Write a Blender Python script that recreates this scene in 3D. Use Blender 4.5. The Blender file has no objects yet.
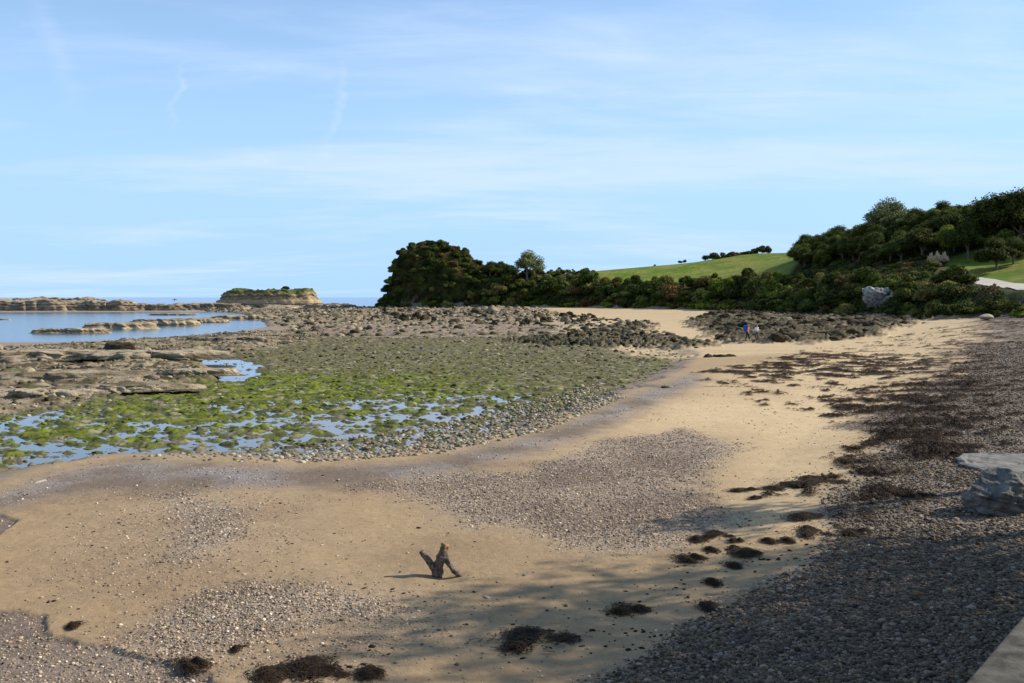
import bpy, math, random
import numpy as np
from mathutils import Vector, Matrix

# ------------------------------------------------------------------ camera, world, sun
S = bpy.context.scene
COL = S.collection
F = 983.0; HZ = 297.3; CAMZ = 5.0
PITCH = math.atan((341.5 - HZ) / F)
cd = bpy.data.cameras.new('camera'); cam = bpy.data.objects.new('camera', cd); COL.objects.link(cam)
cd.sensor_width = 36; cd.lens = 36 * F / 1024
cd.clip_start = 0.1; cd.clip_end = 60000
cam.location = (0, 0, CAMZ); cam.rotation_euler = (math.pi / 2 - PITCH, 0, 0)
cd.dof.use_dof = True; cd.dof.focus_distance = 40; cd.dof.aperture_fstop = 9
S.camera = cam
S.view_settings.view_transform = 'Standard'; S.view_settings.look = 'None'
S.view_settings.exposure = 0.48; S.view_settings.gamma = 1
SUN_EL = math.radians(33); SUN_DIR = Vector((0.975 * math.cos(SUN_EL), 0.22 * math.cos(SUN_EL), math.sin(SUN_EL))).normalized()
sl = bpy.data.lights.new('sun', 'SUN'); sun = bpy.data.objects.new('sun', sl); COL.objects.link(sun)
sl.energy = 5.0; sl.angle = math.radians(0.53); sl.color = (1.0, 0.93, 0.82)
sun.rotation_euler = SUN_DIR.to_track_quat('Z', 'Y').to_euler(); sun.location = (60, 10, 60)

world = bpy.data.worlds.new('World'); S.world = world; world.use_nodes = True
wn = world.node_tree; wn.nodes.clear()
def N(nt, typ, **kw):
    n = nt.nodes.new(typ)
    for k, v in kw.items():
        if k == 'inp':
            for kk, vv in v.items():
                n.inputs[kk].default_value = vv
        else: setattr(n, k, v)
    return n
def M(nt, op, a, b=None, c=None, clamp=False):
    n = nt.nodes.new('ShaderNodeMath'); n.operation = op; n.use_clamp = clamp
    for i, v in enumerate((a, b, c)):
        if v is None: continue
        if isinstance(v, (int, float)): n.inputs[i].default_value = v
        else: nt.links.new(v, n.inputs[i])
    return n.outputs[0]
def VM(nt, op, a, b=None):
    n = nt.nodes.new('ShaderNodeVectorMath'); n.operation = op
    for i, v in enumerate((a, b)):
        if v is None: continue
        if isinstance(v, (tuple, list)): n.inputs[i].default_value = v
        else: nt.links.new(v, n.inputs[i])
    return n.outputs['Value'] if op in ('DOT_PRODUCT', 'LENGTH') else n.outputs[0]
def sky_world():
    nt = wn; L = nt.links.new
    sky = N(nt, 'ShaderNodeTexSky', sky_type='NISHITA', sun_disc=False)
    sky.sun_elevation = SUN_EL; sky.sun_rotation = math.atan2(SUN_DIR.x, SUN_DIR.y)
    sky.altitude = 0; sky.air_density = 1.0; sky.dust_density = 0.1; sky.ozone_density = 2.6
    geo = N(nt, 'ShaderNodeTexCoord'); d = geo.outputs['Generated']
    sep = N(nt, 'ShaderNodeSeparateXYZ'); L(d, sep.inputs[0])
    z = M(nt, 'ADD', M(nt, 'MAXIMUM', sep.outputs[2], 0.0), 0.09)
    px = M(nt, 'DIVIDE', sep.outputs[0], z); py = M(nt, 'DIVIDE', sep.outputs[1], z)
    cb = N(nt, 'ShaderNodeCombineXYZ'); L(px, cb.inputs[0]); L(py, cb.inputs[1])
    mp = N(nt, 'ShaderNodeMapping'); mp.inputs['Scale'].default_value = (0.33, 0.8, 1); mp.inputs['Rotation'].default_value = (0, 0, -0.12)
    mp.inputs['Location'].default_value = (1.3, 0.4, 0)
    L(cb.outputs[0], mp.inputs[0])
    n1 = N(nt, 'ShaderNodeTexNoise', inp={'Scale': 0.8, 'Detail': 7, 'Roughness': 0.55, 'Distortion': 0.6}); L(mp.outputs[0], n1.inputs[0])
    n2 = N(nt, 'ShaderNodeTexNoise', inp={'Scale': 3.2, 'Detail': 8, 'Roughness': 0.62, 'Distortion': 0.9}); L(mp.outputs[0], n2.inputs[0])
    c = M(nt, 'ADD', M(nt, 'MULTIPLY', n1.outputs[0], 0.75), M(nt, 'MULTIPLY', n2.outputs[0], 0.25))
    r = N(nt, 'ShaderNodeMapRange', interpolation_type='SMOOTHSTEP'); L(c, r.inputs[0])
    r.inputs[1].default_value = 0.46; r.inputs[2].default_value = 0.66; r.inputs[3].default_value = 0.0; r.inputs[4].default_value = 0.72
    cl = r.outputs[0]
    # faint old contrails
    def pdir(x, y):
        u = (x - 512) / F; v = (341.5 - y) / F
        return Vector((u, math.cos(PITCH) + v * math.sin(PITCH), -math.sin(PITCH) + v * math.cos(PITCH))).normalized()
    for (x0, y0, x1, y1, w, s) in ((186, 62, 168, 122, .004, .26), (349, 62, 326, 158, .006, .26), (38, -20, 78, 110, .013, .2)):
        a, b = pdir(x0, y0), pdir(x1, y1); n = a.cross(b).normalized(); t = (b - a).normalized(); m = ((a + b) / 2); hl = (b - a).length / 2
        wob = M(nt, 'MULTIPLY', M(nt, 'SUBTRACT', n2.outputs[0], 0.5), 0.05)
        dist = M(nt, 'ABSOLUTE', M(nt, 'ADD', VM(nt, 'DOT_PRODUCT', d, tuple(n)), wob))
        e = M(nt, 'SUBTRACT', 1.0, M(nt, 'DIVIDE', dist, w), clamp=True)
        al = M(nt, 'ABSOLUTE', M(nt, 'SUBTRACT', VM(nt, 'DOT_PRODUCT', d, tuple(t)), m.dot(t)))
        e2 = M(nt, 'SUBTRACT', 1.3, M(nt, 'DIVIDE', al, hl), clamp=True)
        cl = M(nt, 'ADD', cl, M(nt, 'MULTIPLY', M(nt, 'MULTIPLY', e, e2), M(nt, 'MULTIPLY', n2.outputs[0], s * 1.8)))
    # thin veil that thickens towards the horizon
    hzv = N(nt, 'ShaderNodeMapRange', interpolation_type='SMOOTHSTEP'); L(sep.outputs[2], hzv.inputs[0])
    hzv.inputs[1].default_value = -0.01; hzv.inputs[2].default_value = 0.36; hzv.inputs[3].default_value = 0.97; hzv.inputs[4].default_value = 0.22
    cl = M(nt, 'MAXIMUM', cl, 0.0, clamp=True)
    mix = N(nt, 'ShaderNodeMix', data_type='RGBA'); L(hzv.outputs[0], mix.inputs[0]); L(sky.outputs[0], mix.inputs[6])
    mix.inputs[7].default_value = (2.5, 4.05, 6.4, 1)
    bg = N(nt, 'ShaderNodeBackground'); bg.inputs[1].default_value = 0.128
    mc = N(nt, 'ShaderNodeMix', data_type='RGBA'); L(cl, mc.inputs[0]); L(mix.outputs[2], mc.inputs[6]); mc.inputs[7].default_value = (4.0, 4.85, 6.5, 1)
    L(mc.outputs[2], bg.inputs[0]); out = N(nt, 'ShaderNodeOutputWorld'); L(bg.outputs[0], out.inputs[0])
sky_world()

# ------------------------------------------------------------------ numpy noise and geometry helpers
rng = np.random.default_rng(7); random.seed(7)
def _h(ix, iy, s):
    h = (ix.astype(np.int64) * 374761393 + iy.astype(np.int64) * 668265263 + s * 1274126177) & 0xffffffff
    h = ((h ^ (h >> 13)) * 1274126177) & 0xffffffff
    h = ((h ^ (h >> 16)) * 2246822519) & 0xffffffff
    return ((h ^ (h >> 15)) & 0xffffff) / float(0x1000000)
def vnoise(x, y, s=0):
    ix = np.floor(x); iy = np.floor(y); fx = x - ix; fy = y - iy
    ux = fx * fx * fx * (fx * (fx * 6 - 15) + 10); uy = fy * fy * fy * (fy * (fy * 6 - 15) + 10)
    def g(jx, jy):
        a = _h(ix + jx, iy + jy, s) * 6.2831853
        return np.cos(a) * (fx - jx) + np.sin(a) * (fy - jy)
    n0 = g(0, 0) * (1 - ux) + g(1, 0) * ux; n1 = g(0, 1) * (1 - ux) + g(1, 1) * ux
    return (n0 * (1 - uy) + n1 * uy) * 1.5
def fbm(x, y, sc, o=4, s=0, g=.5):
    r = 0; a = 1; t = 0
    for i in range(o):
        r = r + a * vnoise(x / sc + 17.3 * i, y / sc - 9.1 * i, s + i); t += a; a *= g; sc = sc / 2.03
    return r / t
def cells(x, y, sc, s=0):
    """nearest and second nearest distance and the random value of the nearest cell"""
    x = x / sc; y = y / sc; ix = np.floor(x); iy = np.floor(y)
    d1 = np.full(x.shape, 9.0); d2 = d1.copy(); v = np.zeros(x.shape)
    for a in (-1, 0, 1):
        for b in (-1, 0, 1):
            cx = ix + a; cy = iy + b
            d = (cx + _h(cx, cy, s) - x) ** 2 + (cy + _h(cx, cy, s + 5) - y) ** 2
            near = d < d1
            d2 = np.where(near, d1, np.minimum(d2, d)); v = np.where(near, _h(cx, cy, s + 9), v); d1 = np.where(near, d, d1)
    return np.sqrt(d1), np.sqrt(d2), v
def sm(t):
    t = np.clip(t, 0, 1); return t * t * (3 - 2 * t)
def sdf(P, x, y):
    P = np.asarray(P, float); d = np.full(x.shape, 1e18); ins = np.zeros(x.shape, bool); n = len(P)
    for i in range(n):
        ax, ay = P[i]; bx, by = P[(i + 1) % n]
        ex, ey = bx - ax, by - ay; l = ex * ex + ey * ey + 1e-12
        t = np.clip(((x - ax) * ex + (y - ay) * ey) / l, 0, 1)
        d = np.minimum(d, (x - ax - t * ex) ** 2 + (y - ay - t * ey) ** 2)
        c = (ay > y) != (by > y)
        ins ^= c & (x < ex * (y - ay) / (ey if abs(ey) > 1e-9 else 1e-9) + ax)
    d = np.sqrt(d); return np.where(ins, -d, d)
CP, SP = math.cos(PITCH), math.sin(PITCH)
def W(px, py, z=0.0):
    u = (px - 512) / F; v = (341.5 - py) / F
    t = (CAMZ - z) / -(-SP + v * CP)
    return (u * t, (CP + v * SP) * t)
def WP(pts, z=0.0): return [W(a, b, z) for a, b in pts]
def WY(px, Y): return ((px - 512) / F * Y, Y)
def lerp(a, b, t):
    return a + (b - a) * t

# ------------------------------------------------------------------ layout of the place (polygons on the ground, metres)
SHORE = [WY(378, 402), WY(430, 392), WY(480, 385), WY(560, 370), WY(640, 330), WY(700, 300), WY(760, 250), WY(800, 205), WY(860, 180),
         WY(920, 160), WY(980, 145), WY(1024, 130), (63, 110), (56, 88), (44, 62), (31, 42), (21, 27.5), (8, 11.2), (-5, -4.0), (-30, -34)]
LAND = SHORE + [(-30, -400), (1600, -400), (1600, 1600), (300, 1600), WY(600, 640), WY(470, 520), WY(392, 470)]
FLAT = WP([(-900, 560), (-150, 515), (0, 490), (60, 470), (110, 460), (200, 462), (300, 466), (400, 459), (480, 447), (530, 432), (600, 405), (650, 390),
           (690, 372), (705, 355), (690, 342), (640, 333), (600, 326), (560, 318), (500, 311), (380, 307)], -0.1) + [(-70, 620), (-900, 620)]
LAGOON = WP([(-700, 352), (-60, 345), (60, 345), (150, 340.5), (225, 335), (268, 328), (262, 319), (242, 314), (215, 311.5)], -0.9) + [WY(180, 395), WY(100, 388), WY(0, 384), (-700, 384)]
SEA = [(-2500, 440), WY(-100, 440), WY(60, 455), WY(150, 450), WY(200, 560), WY(300, 585), WY(345, 560), WY(352, 455), WY(376, 430), WY(386, 490), WY(470, 545), WY(600, 680),
       (300, 1700), (300, 5000), (-5000, 5000), (-5000, 440)]
ALGAE = WP([(-700, 520), (-40, 470), (0, 478), (60, 462), (200, 452), (300, 456), (400, 450), (500, 436), (580, 408), (640, 384), (690, 360), (640, 338), (560, 335), (400, 337),
            (300, 334), (215, 342), (188, 352), (186, 374), (120, 392), (0, 412), (-700, 440)], -0.4)
BRIGHT = WP([(-700, 520), (0, 470), (200, 454), (320, 440), (480, 415), (540, 395), (430, 378), (260, 372), (215, 368), (120, 392), (0, 412), (-700, 440)], -0.4)
POOLA = WP([(192, 356), (214, 348), (232, 356), (262, 366), (260, 377), (228, 384), (206, 374)], -0.45)
POOLB = WP([(-300, 440), (0, 428), (60, 436), (140, 448), (120, 458), (60, 462), (0, 474), (-300, 490)], -0.45)
ROCKZ = WP([(-700, 450), (0, 410), (110, 396), (200, 380), (228, 374), (232, 352), (320, 338), (330, 328), (250, 330), (150, 338), (60, 345), (-700, 356)], -0.3)
ROCKFAR = WP([(300, 333), (620, 333), (700, 345), (650, 325), (580, 316), (520, 309), (380, 306.5), (335, 307), (290, 308), (200, 309), (250, 316), (285, 324)], 0.0)
DARKBED = WP([(690, 321), (730, 313), (800, 312), (900, 318), (915, 327), (880, 334), (862, 340), (800, 341.5), (742, 339.5), (718, 337), (712, 331)], .5)
DARKLINE = WP([(505, 338), (560, 334), (600, 328), (640, 322), (655, 326), (640, 333), (690, 341), (715, 347), (700, 349), (640, 344), (560, 341)], 0)
BROWNMUD = WP([(290, 334), (420, 333), (600, 331), (560, 322), (420, 321), (330, 322)], -.2)
SHINGLE = WP([(1250, 322), (985, 325), (962, 335), (966, 350), (950, 372), (905, 398), (868, 420), (872, 455), (842, 477), (812, 492), (827, 515), (824, 537), (809, 567),
              (752, 590), (734, 605), (677, 624), (640, 655), (575, 690), (500, 760), (900, 1400), (2400, 1400), (2600, 420)], .1)
G1 = WP([(375, 487), (430, 472), (520, 470), (600, 442), (680, 430), (752, 450), (705, 470), (700, 500), (728, 530), (650, 556), (600, 552), (520, 528), (470, 528), (430, 512), (400, 497)])
G2 = WP([(150, 566), (182, 525), (150, 497), (190, 492), (240, 508), (248, 540), (205, 560)])
G2W = WP([(50, 580), (60, 520), (110, 488), (230, 482), (300, 500), (310, 540), (250, 575), (150, 600)])
G3 = WP([(100, 655), (150, 615), (200, 595), (250, 582), (320, 588), (390, 600), (410, 612), (350, 622), (300, 626), (250, 645), (170, 672)])
G3W = WP([(60, 690), (150, 600), (260, 570), (420, 590), (480, 640), (300, 680)])
G4 = WP([(-500, 590), (0, 612), (30, 616), (45, 634), (66, 642), (100, 643), (150, 652), (200, 672), (240, 700), (300, 800), (-700, 900)])
G4B = WP([(-300, 505), (0, 514), (16, 519), (12, 527), (0, 536), (-300, 560)])
MARGIN = WP([(-300, 505), (0, 494), (60, 473), (130, 462), (300, 470), (420, 464), (540, 436), (640, 394), (690, 374), (706, 380), (655, 405), (560, 448), (440, 478), (300, 490), (100, 492), (0, 510)], -.05)
WRACKS = [WP(p, .2) for p in ([(690, 370), (800, 353), (905, 355), (960, 366), (900, 377), (820, 374), (760, 374)],
          [(815, 398), (870, 384), (950, 376), (1010, 388), (960, 407), (880, 414), (830, 408)],
          [(870, 428), (950, 404), (990, 424), (965, 450), (932, 474), (890, 503), (850, 505), (880, 468), (900, 444)],
          [(742, 492), (820, 474), (862, 478), (842, 496), (790, 492)])]
WRACKW = WP([(690, 378), (800, 350), (1040, 326), (1080, 430), (990, 470), (930, 515), (870, 535), (835, 525), (835, 490), (820, 470), (850, 430), (780, 410)], .2)
DRYZ = WP([(560, 455), (640, 410), (720, 372), (820, 356), (960, 345), (970, 352), (880, 400), (860, 470), (820, 530), (700, 532), (740, 500), (700, 440), (620, 452)])
SANDFAR = WP([(630, 345), (560, 325), (540, 312), (700, 310), (840, 312), (970, 325), (965, 345), (900, 352), (780, 350), (700, 352)], .5)
FIELD = [WY(578, 372), WY(600, 362), WY(650, 352), WY(700, 322), WY(750, 285), WY(782, 262), WY(795, 285), WY(815, 330), WY(840, 370), WY(855, 430), WY(820, 560), WY(585, 560)]
LAWN = [WY(938, 208), WY(950, 182), WY(975, 172), WY(1000, 158), WY(1024, 145), WY(1120, 120), WY(1200, 200), WY(1024, 216), WY(950, 216)]
PATH = [WY(966, 183), WY(984, 174), WY(1003, 163), WY(1030, 150), WY(1075, 134)]
# land heights (px column, distance, height) -> thin plate spline
TP = [(383, 402, 6), (390, 405, 14), (401, 410, 20.5), (414, 412, 25), (430, 412, 26.8), (444, 413, 26.8), (460, 412, 23), (475, 410, 16.5), (495, 405, 14), (520, 398, 13.2), (550, 392, 11.5), (590, 384, 11.5),
      (400, 452, 12), (440, 460, 14), (480, 450, 11), (520, 500, 6), (430, 396, 16), (480, 392, 9.5), (540, 375, 7.5),
      (640, 345, 9), (700, 315, 8.2), (760, 265, 7.2), (800, 218, 6.2), (860, 194, 6.2), (920, 174, 6.2), (980, 158, 6.3), (1024, 142, 5.8), (1100, 112, 5),
      (600, 400, 14.6), (600, 430, 16.4), (650, 365, 11), (650, 430, 18.5), (700, 380, 15), (700, 430, 20.6), (750, 300, 10), (750, 350, 15.5), (750, 430, 24), (800, 258, 9), (800, 430, 24), (820, 350, 20),
      (700, 560, 16), (800, 560, 20), (600, 560, 8), (790, 300, 15.5), (860, 280, 19), (900, 260, 20), (950, 240, 20.5), (1000, 225, 21.5), (1030, 220, 22), (1120, 210, 24), (1300, 200, 25),
      (860, 230, 9.8), (930, 200, 11), (1000, 165, 7), (1000, 185, 9.7), (1000, 203, 12.5), (1060, 180, 12), (1200, 140, 10), (1024, 150, 6.2), (900, 400, 28), (1100, 400, 34)]
TPX = [[*WY(a, b), c] for a, b, c in TP] + [[0, 0, 3.0], [-20, -30, 3], [15, 5, 3.2], [30, 20, 3.6], [40, 40, 4.4], [56, 60, 4.8], [66, 90, 5], [100, 60, 9], [100, 0, 8], [500, 200, 30], [500, 900, 20], [-20, -300, 6], [500, -300, 10]]
TPX = np.array(TPX, float)
def _U(r2): return np.where(r2 > 1e-9, r2 * np.log(np.maximum(r2, 1e-9)), 0)
def tps_fit(P):
    n = len(P); x, y = P[:, 0] / 100, P[:, 1] / 100
    K = _U((x[:, None] - x) ** 2 + (y[:, None] - y) ** 2) + np.eye(n) * 0.004
    Q = np.stack([np.ones(n), x, y], 1); A = np.zeros((n + 3, n + 3)); A[:n, :n] = K; A[:n, n:] = Q; A[n:, :n] = Q.T
    return np.linalg.solve(A, np.concatenate([P[:, 2], np.zeros(3)])), x, y
TPW, TPa, TPb = tps_fit(TPX)
def tps(x, y):
    x = x / 100; y = y / 100; r = TPW[-3] + TPW[-2] * x + TPW[-1] * y
    for i in range(len(TPa)): r = r + TPW[i] * _U((x - TPa[i]) ** 2 + (y - TPb[i]) ** 2)
    return r
SEAZ = -0.9; POOLZ = -0.45

def base_z(x, y):
    t = np.maximum(0, x - (0.44 * y - 5)) / 1.09
    z = 2.2 * np.tanh(0.075 * t / 2.2)
    sl_ = sdf(LAND, x, y)
    z = z + 1.3 * sm(1 - sl_ / 45) * sm((y - 60) / 60)
    sf = sdf(FLAT, x, y)
    z = z - 0.5 * sm(-sf / (4 + 0.03 * np.maximum(y, 0)))
    lg = sdf(LAGOON, x, y); z = z - 1.3 * sm(-lg / 4 + .35)
    se = sdf(SEA, x, y); z = lerp(z, -6, sm(-se / 15))
    zl = np.clip(tps(x, y), 1.5, 45)
    k = sm(-(sl_ + 1.2 * fbm(x, y, 9, 3, 3)) / 8)
    return lerp(z, zl, k), sl_, sf, lg, se, k

def ground(x, y):
    """full ground: height, albedo, roughness, weights"""
    x = np.asarray(x, float); y = np.asarray(y, float)
    z, sl_, sf, lg, se, k = base_z(x, y)
    r = np.hypot(x, y)
    n1 = fbm(x, y, 3.0, 4, 11); n2 = fbm(x, y, .6, 4, 21); n3 = fbm(x, y, 12, 4, 31); nf = fbm(x, y, .12, 3, 41)
    def zone(P, w=.6, amp=.8):
        s = sdf(P, x, y) + amp * (n1 * 1.6 + n2 * .6); return sm(.5 - s / (2 * w))
    notland = 1 - k
    flat = sm(-(sf + .6 * n1) / 1.2) * notland
    # sand ripples and undulation
    z = z + (0.05 * n3 + 0.02 * n1) * notland * (1 - flat)
    col = np.empty(x.shape + (3,))
    dry = np.array([.54, .395, .225]); wet = np.array([.20, .135, .078]); tan = np.array([.40, .28, .155])
    damp = sm(.5 + n3 * 1.3 + n1 * .35 - 0.25 * sm((x - (0.3 * y - 4)) / 6))
    near = sm((34 - y) / 12)
    dz = sm(.5 - (sdf(DRYZ, x, y) + 1.2 * n3 + .5 * n1) / (3 + .05 * np.maximum(y, 0))); dz = np.maximum(dz, sm((y - 75) / 25))
    mid_ = np.array([.345, .235, .128]); c = lerp(lerp(mid_, tan * .93, sm(.35 + 1.6 * n3 + .5 * n1)[..., None]), lerp(dry, tan, (damp * .5)[..., None]), dz[..., None])
    m = zone(MARGIN, 1.2, .7)
    c = lerp(c, np.array([.155, .118, .09]), (m * .9)[..., None])
    c = lerp(c, wet, (sm(n3 * 2.0 + n1 * .8 - .25) * .55 * near)[..., None])
    c = c * (1 + .13 * n2 + .12 * nf)[..., None]; z = z + (.012 * n2 + .008 * fbm(x, y * 2.2, .35, 3, 47)) * notland * (1 - flat)
    rough = np.full(x.shape, .9) - .5 * m * sm(.5 + 2 * n1)
    dw = W(440, 577); dd0 = np.hypot(x - dw[0] - .05, (y - dw[1] + .05)); z = z - .045 * np.exp(-(dd0 / .28) ** 2) + .014 * np.exp(-((dd0 - .5) / .14) ** 2)
    pc = cells(x, y, .62, 54); z = z - .022 * sm(1 - pc[0] / .16) * (pc[2] > .62) * notland * (1 - flat) * sm(.3 + 2 * fbm(x, y, 4, 2, 58))
    # coarse gravel density
    gr = np.zeros(x.shape)
    sj = sdf(SHINGLE, x, y) + (.5 + .05 * np.maximum(y - 20, 0)) * (n1 * 1.6 + n2 * .6 + n3); shg = sm(.5 - sj / (1.0 + .05 * np.maximum(y - 20, 0))); gr = np.maximum(gr, shg); gr = np.maximum(gr, zone(G1, .9, .7) * .95)
    gr = np.maximum(gr, zone(G2, .7, .4) * .95); gr = np.maximum(gr, zone(G2W, 1.5, .8) * .30)
    gr = np.maximum(gr, zone(G3, .6, .4) * .95); gr = np.maximum(gr, zone(G3W, 1.3, .5) * .35)
    g4 = np.maximum(zone(G4, .05, .22), zone(G4B, .05, .15)); gr = np.maximum(gr, g4 * .5)
    gr = np.maximum(gr, m * .45 * sm(.5 + 1.6 * n1)) * notland
    gr = gr * (1 - flat * .7)
    c = lerp(c, np.array([.165, .13, .115]), (g4 * .8)[..., None])
    z = z - .055 * g4
    gcol = lerp(np.array([.165, .12, .088]), np.array([.29, .225, .165]), sm(.5 + n3 + n1)[..., None])
    cell = cells(x, y, .09, 4)
    gcol = gcol * (.72 + .65 * cell[2])[..., None]
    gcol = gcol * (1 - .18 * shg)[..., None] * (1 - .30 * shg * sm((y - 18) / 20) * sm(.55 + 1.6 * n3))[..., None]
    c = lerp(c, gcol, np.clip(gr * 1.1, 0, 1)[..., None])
    z = z + gr * (.02 * (1 - np.minimum(cell[0], 1)) + .012 * n2)
    # seaweed wrack
    wr = np.zeros(x.shape)
    str_ = fbm(x * .85 + .5 * n1, y * .75, 1.5, 5, 61, .66); str2 = fbm(x, y, 6, 3, 66)
    for P in WRACKS: wr = np.maximum(wr, sm(.5 - sdf(P, x, y) / 3.0) * sm(.60 + 3.2 * str_ + .5 * str2))
    wr = np.maximum(wr, sm(.5 - sdf(WRACKW, x, y) / 5.0) * sm(-.05 + 3.4 * str_ + .8 * str2))
    wr = sm((wr - .42) / .30) * notland * (1 - flat)
    c = lerp(c, np.array([.046, .024, .011]) * (1 + .5 * nf)[..., None], np.clip(wr * 1.15, 0, .97)[..., None]); z = z + .06 * wr * (1 + .6 * n2)
    # ---------------- tidal flat
    al = zone(ALGAE, 1.5, 1.2) * flat
    br = sm(.5 - (sdf(BRIGHT, x, y) + 5 * n3) / 16)
    pools = np.maximum(zone(POOLA, .6, .5), zone(POOLB, .8, .5))
    d1, d2, cv = cells(x, y, .55, 8); stone = np.clip(1 - d1 * 1.6, 0, 1) * (cv > .45)
    dd1, dd2, cv2 = cells(x, y, 1.5, 18)
    n2e = fbm(x * .62, y, .42, 4, 23); n1e = fbm(x * .6, y, 2.4, 4, 13)
    cov = -.20 + 2.1 * n2e + 1.1 * n1e + .75 * sm((y - 42) / 22) + .5 * n3 + .25 * br * sm((-x - 8) / 10)
    pa = sm(.5 - (sdf(POOLA, x, y) + 1.0 * n1) / 1.6); cov = cov - .30 * pools - 1.3 * pa - .22 * sm(1 + sf / 2.5) * (y < 45)
    rel = .115 * np.clip(cov, -.6, .8) + .07 * stone * (cov > -.35) + .03 * (1 - dd1) * (cv2 > .7)
    zfl = -.465 + rel
    green = np.array([.175, .200, .012]); green2 = np.array([.060, .075, .010]); olive = np.array([.125, .122, .036]); brown = np.array([.14, .122, .05]); mud = np.array([.13, .105, .09])
    aj = sm(.5 + 1.5 * fbm(x, y, 1.2, 4, 71))
    ac = lerp(lerp(green2, green, aj[..., None]), lerp(olive, brown, sm(.5 + n2 * 1.5 + n3)[..., None]), (1 - br)[..., None])
    edge = sm((x - (-6)) / 14) * sm((48 - y) / 12) + sm((x - 4) / 10) * sm((80 - y) / 20) * .7     # bare stones at the right rim
    barest = np.clip(edge * sm(.4 + 1.8 * n2) + (cv > .86) * .7, 0, 1)
    ac = lerp(ac, (np.array([.30, .245, .18]) * (.6 + .8 * _h(np.floor(x * 3), np.floor(y * 3), 2))[..., None]), (barest * .8)[..., None])
    over = sm((zfl - (POOLZ - .02)) / .05)
    ac = lerp(mud, ac, over[..., None]) * (1 + .25 * nf + .25 * n2)[..., None]
    c = lerp(c, ac, al[..., None]); z = lerp(z, zfl, np.maximum(al * sm((110 - y) / 30), pa * flat)); z = lerp(z, z + .35 * n2 + .15 * n1, al * sm((y - 80) / 30))
    c = c * (1 - .35 * (al * sm(.2 + 3 * fbm(x, y, 1.1, 3, 75))))[..., None]
    rough = lerp(rough, .85, al)
    # mud and gravel between the flat and the sand
    rest = flat * (1 - al)
    c = lerp(c, np.array([.215, .175, .15]) * (1 + .2 * n2 + .3 * nf)[..., None], (rest * .75)[..., None])
    # ---------------- rock
    rz = np.maximum(zone(ROCKZ, 1.5, 2.0), zone(ROCKFAR, 4, 5)) * (1 - pa * flat)
    farsand = sm(.5 - (sdf(SANDFAR, x, y) + 6 * n3) / 5)
    rz = rz * notland * (1 - farsand); rz = np.where(lg < -1, 0, rz)
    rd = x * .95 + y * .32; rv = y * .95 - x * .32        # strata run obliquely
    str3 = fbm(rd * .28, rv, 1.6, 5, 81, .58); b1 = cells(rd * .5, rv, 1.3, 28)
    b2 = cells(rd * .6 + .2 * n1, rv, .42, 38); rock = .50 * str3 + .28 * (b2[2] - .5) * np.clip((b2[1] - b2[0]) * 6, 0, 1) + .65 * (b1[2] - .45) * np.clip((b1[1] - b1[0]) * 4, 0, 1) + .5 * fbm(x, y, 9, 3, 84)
    amp = .55 + 1.5 * sm((y - 120) / 200)
    gap = sm(.45 + 1.4 * fbm(x, y * 2.2, 22, 4, 88))      # sand runs between the rocks
    z = z + rz * amp * rock * lerp(1, gap, sm((y - 140) / 60)) + .26 * rz * sm((150 - y) / 40)
    rc = lerp(np.array([.30, .23, .145]), np.array([.075, .056, .028]), sm(.60 - 2.6 * str3 + 1.2 * (b2[2] - .5) + .8 * fbm(x, y, 5, 3, 91))[..., None])  # dark weed brown in low relief also puts crevice shade into the colour
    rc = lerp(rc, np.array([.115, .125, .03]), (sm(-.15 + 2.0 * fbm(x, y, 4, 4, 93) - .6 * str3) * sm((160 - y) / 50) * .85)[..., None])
    rc = lerp(rc, np.array([.36, .275, .175]), (sm((y - 140) / 40) * (1 - gap) * .6)[..., None])
    rc = lerp(rc, np.array([.20, .17, .06]), (sm((y - 160) / 60) * sm(-.1 + 2 * fbm(x, y, 8, 3, 96)) * .6)[..., None])
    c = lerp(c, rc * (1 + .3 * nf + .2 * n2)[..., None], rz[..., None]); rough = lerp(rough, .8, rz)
    bm = zone(BROWNMUD, 5, 5) * notland; c = lerp(c, np.array([.24, .175, .125]), (bm * .6)[..., None])
    c = lerp(c, dry * .95 * (1 + .1 * n2)[..., None], (farsand * notland * (1 - sm(.25 + 2.6 * fbm(x * .7, y * 1.6, 7, 4, 99)) * .85))[..., None])
    bed = np.maximum(sm(.5 - (sdf(DARKBED, x, y) + 5 * n1 + 3 * n3) / 2), sm(.5 - (sdf(DARKLINE, x, y) + 4 * n1 + 3 * n3) / 2) * .9) * sm(1.0 + 2.2 * fbm(x * .6, y, 5, 4, 111)) * notland
    c = lerp(c, lerp(np.array([.022, .017, .010]), np.array([.075, .065, .035]), sm(.5 + 2 * n2)[..., None]), (bed * .95)[..., None]); z = z + bed * (.35 + .55 * str3 + .5 * n2)
    # ---------------- land
    grass = np.maximum(sm(-sdf(FIELD, x, y) / 2), sm(-sdf(LAWN, x, y) / 2))
    gc = lerp(np.array([.105, .160, .018]), np.array([.20, .205, .04]), sm(.5 + 1.6 * n3 + 1.0 * fbm(x, y * 2, 30, 3, 103) + .5 * n1 + .5 * fbm(x * .3, y, 4, 3, 101))[..., None])
    scrub = lerp(np.array([.05, .055, .022]), np.array([.11, .075, .04]), sm(.2 + 2 * n3)[..., None])
    earth = np.array([.07, .055, .035])
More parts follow.
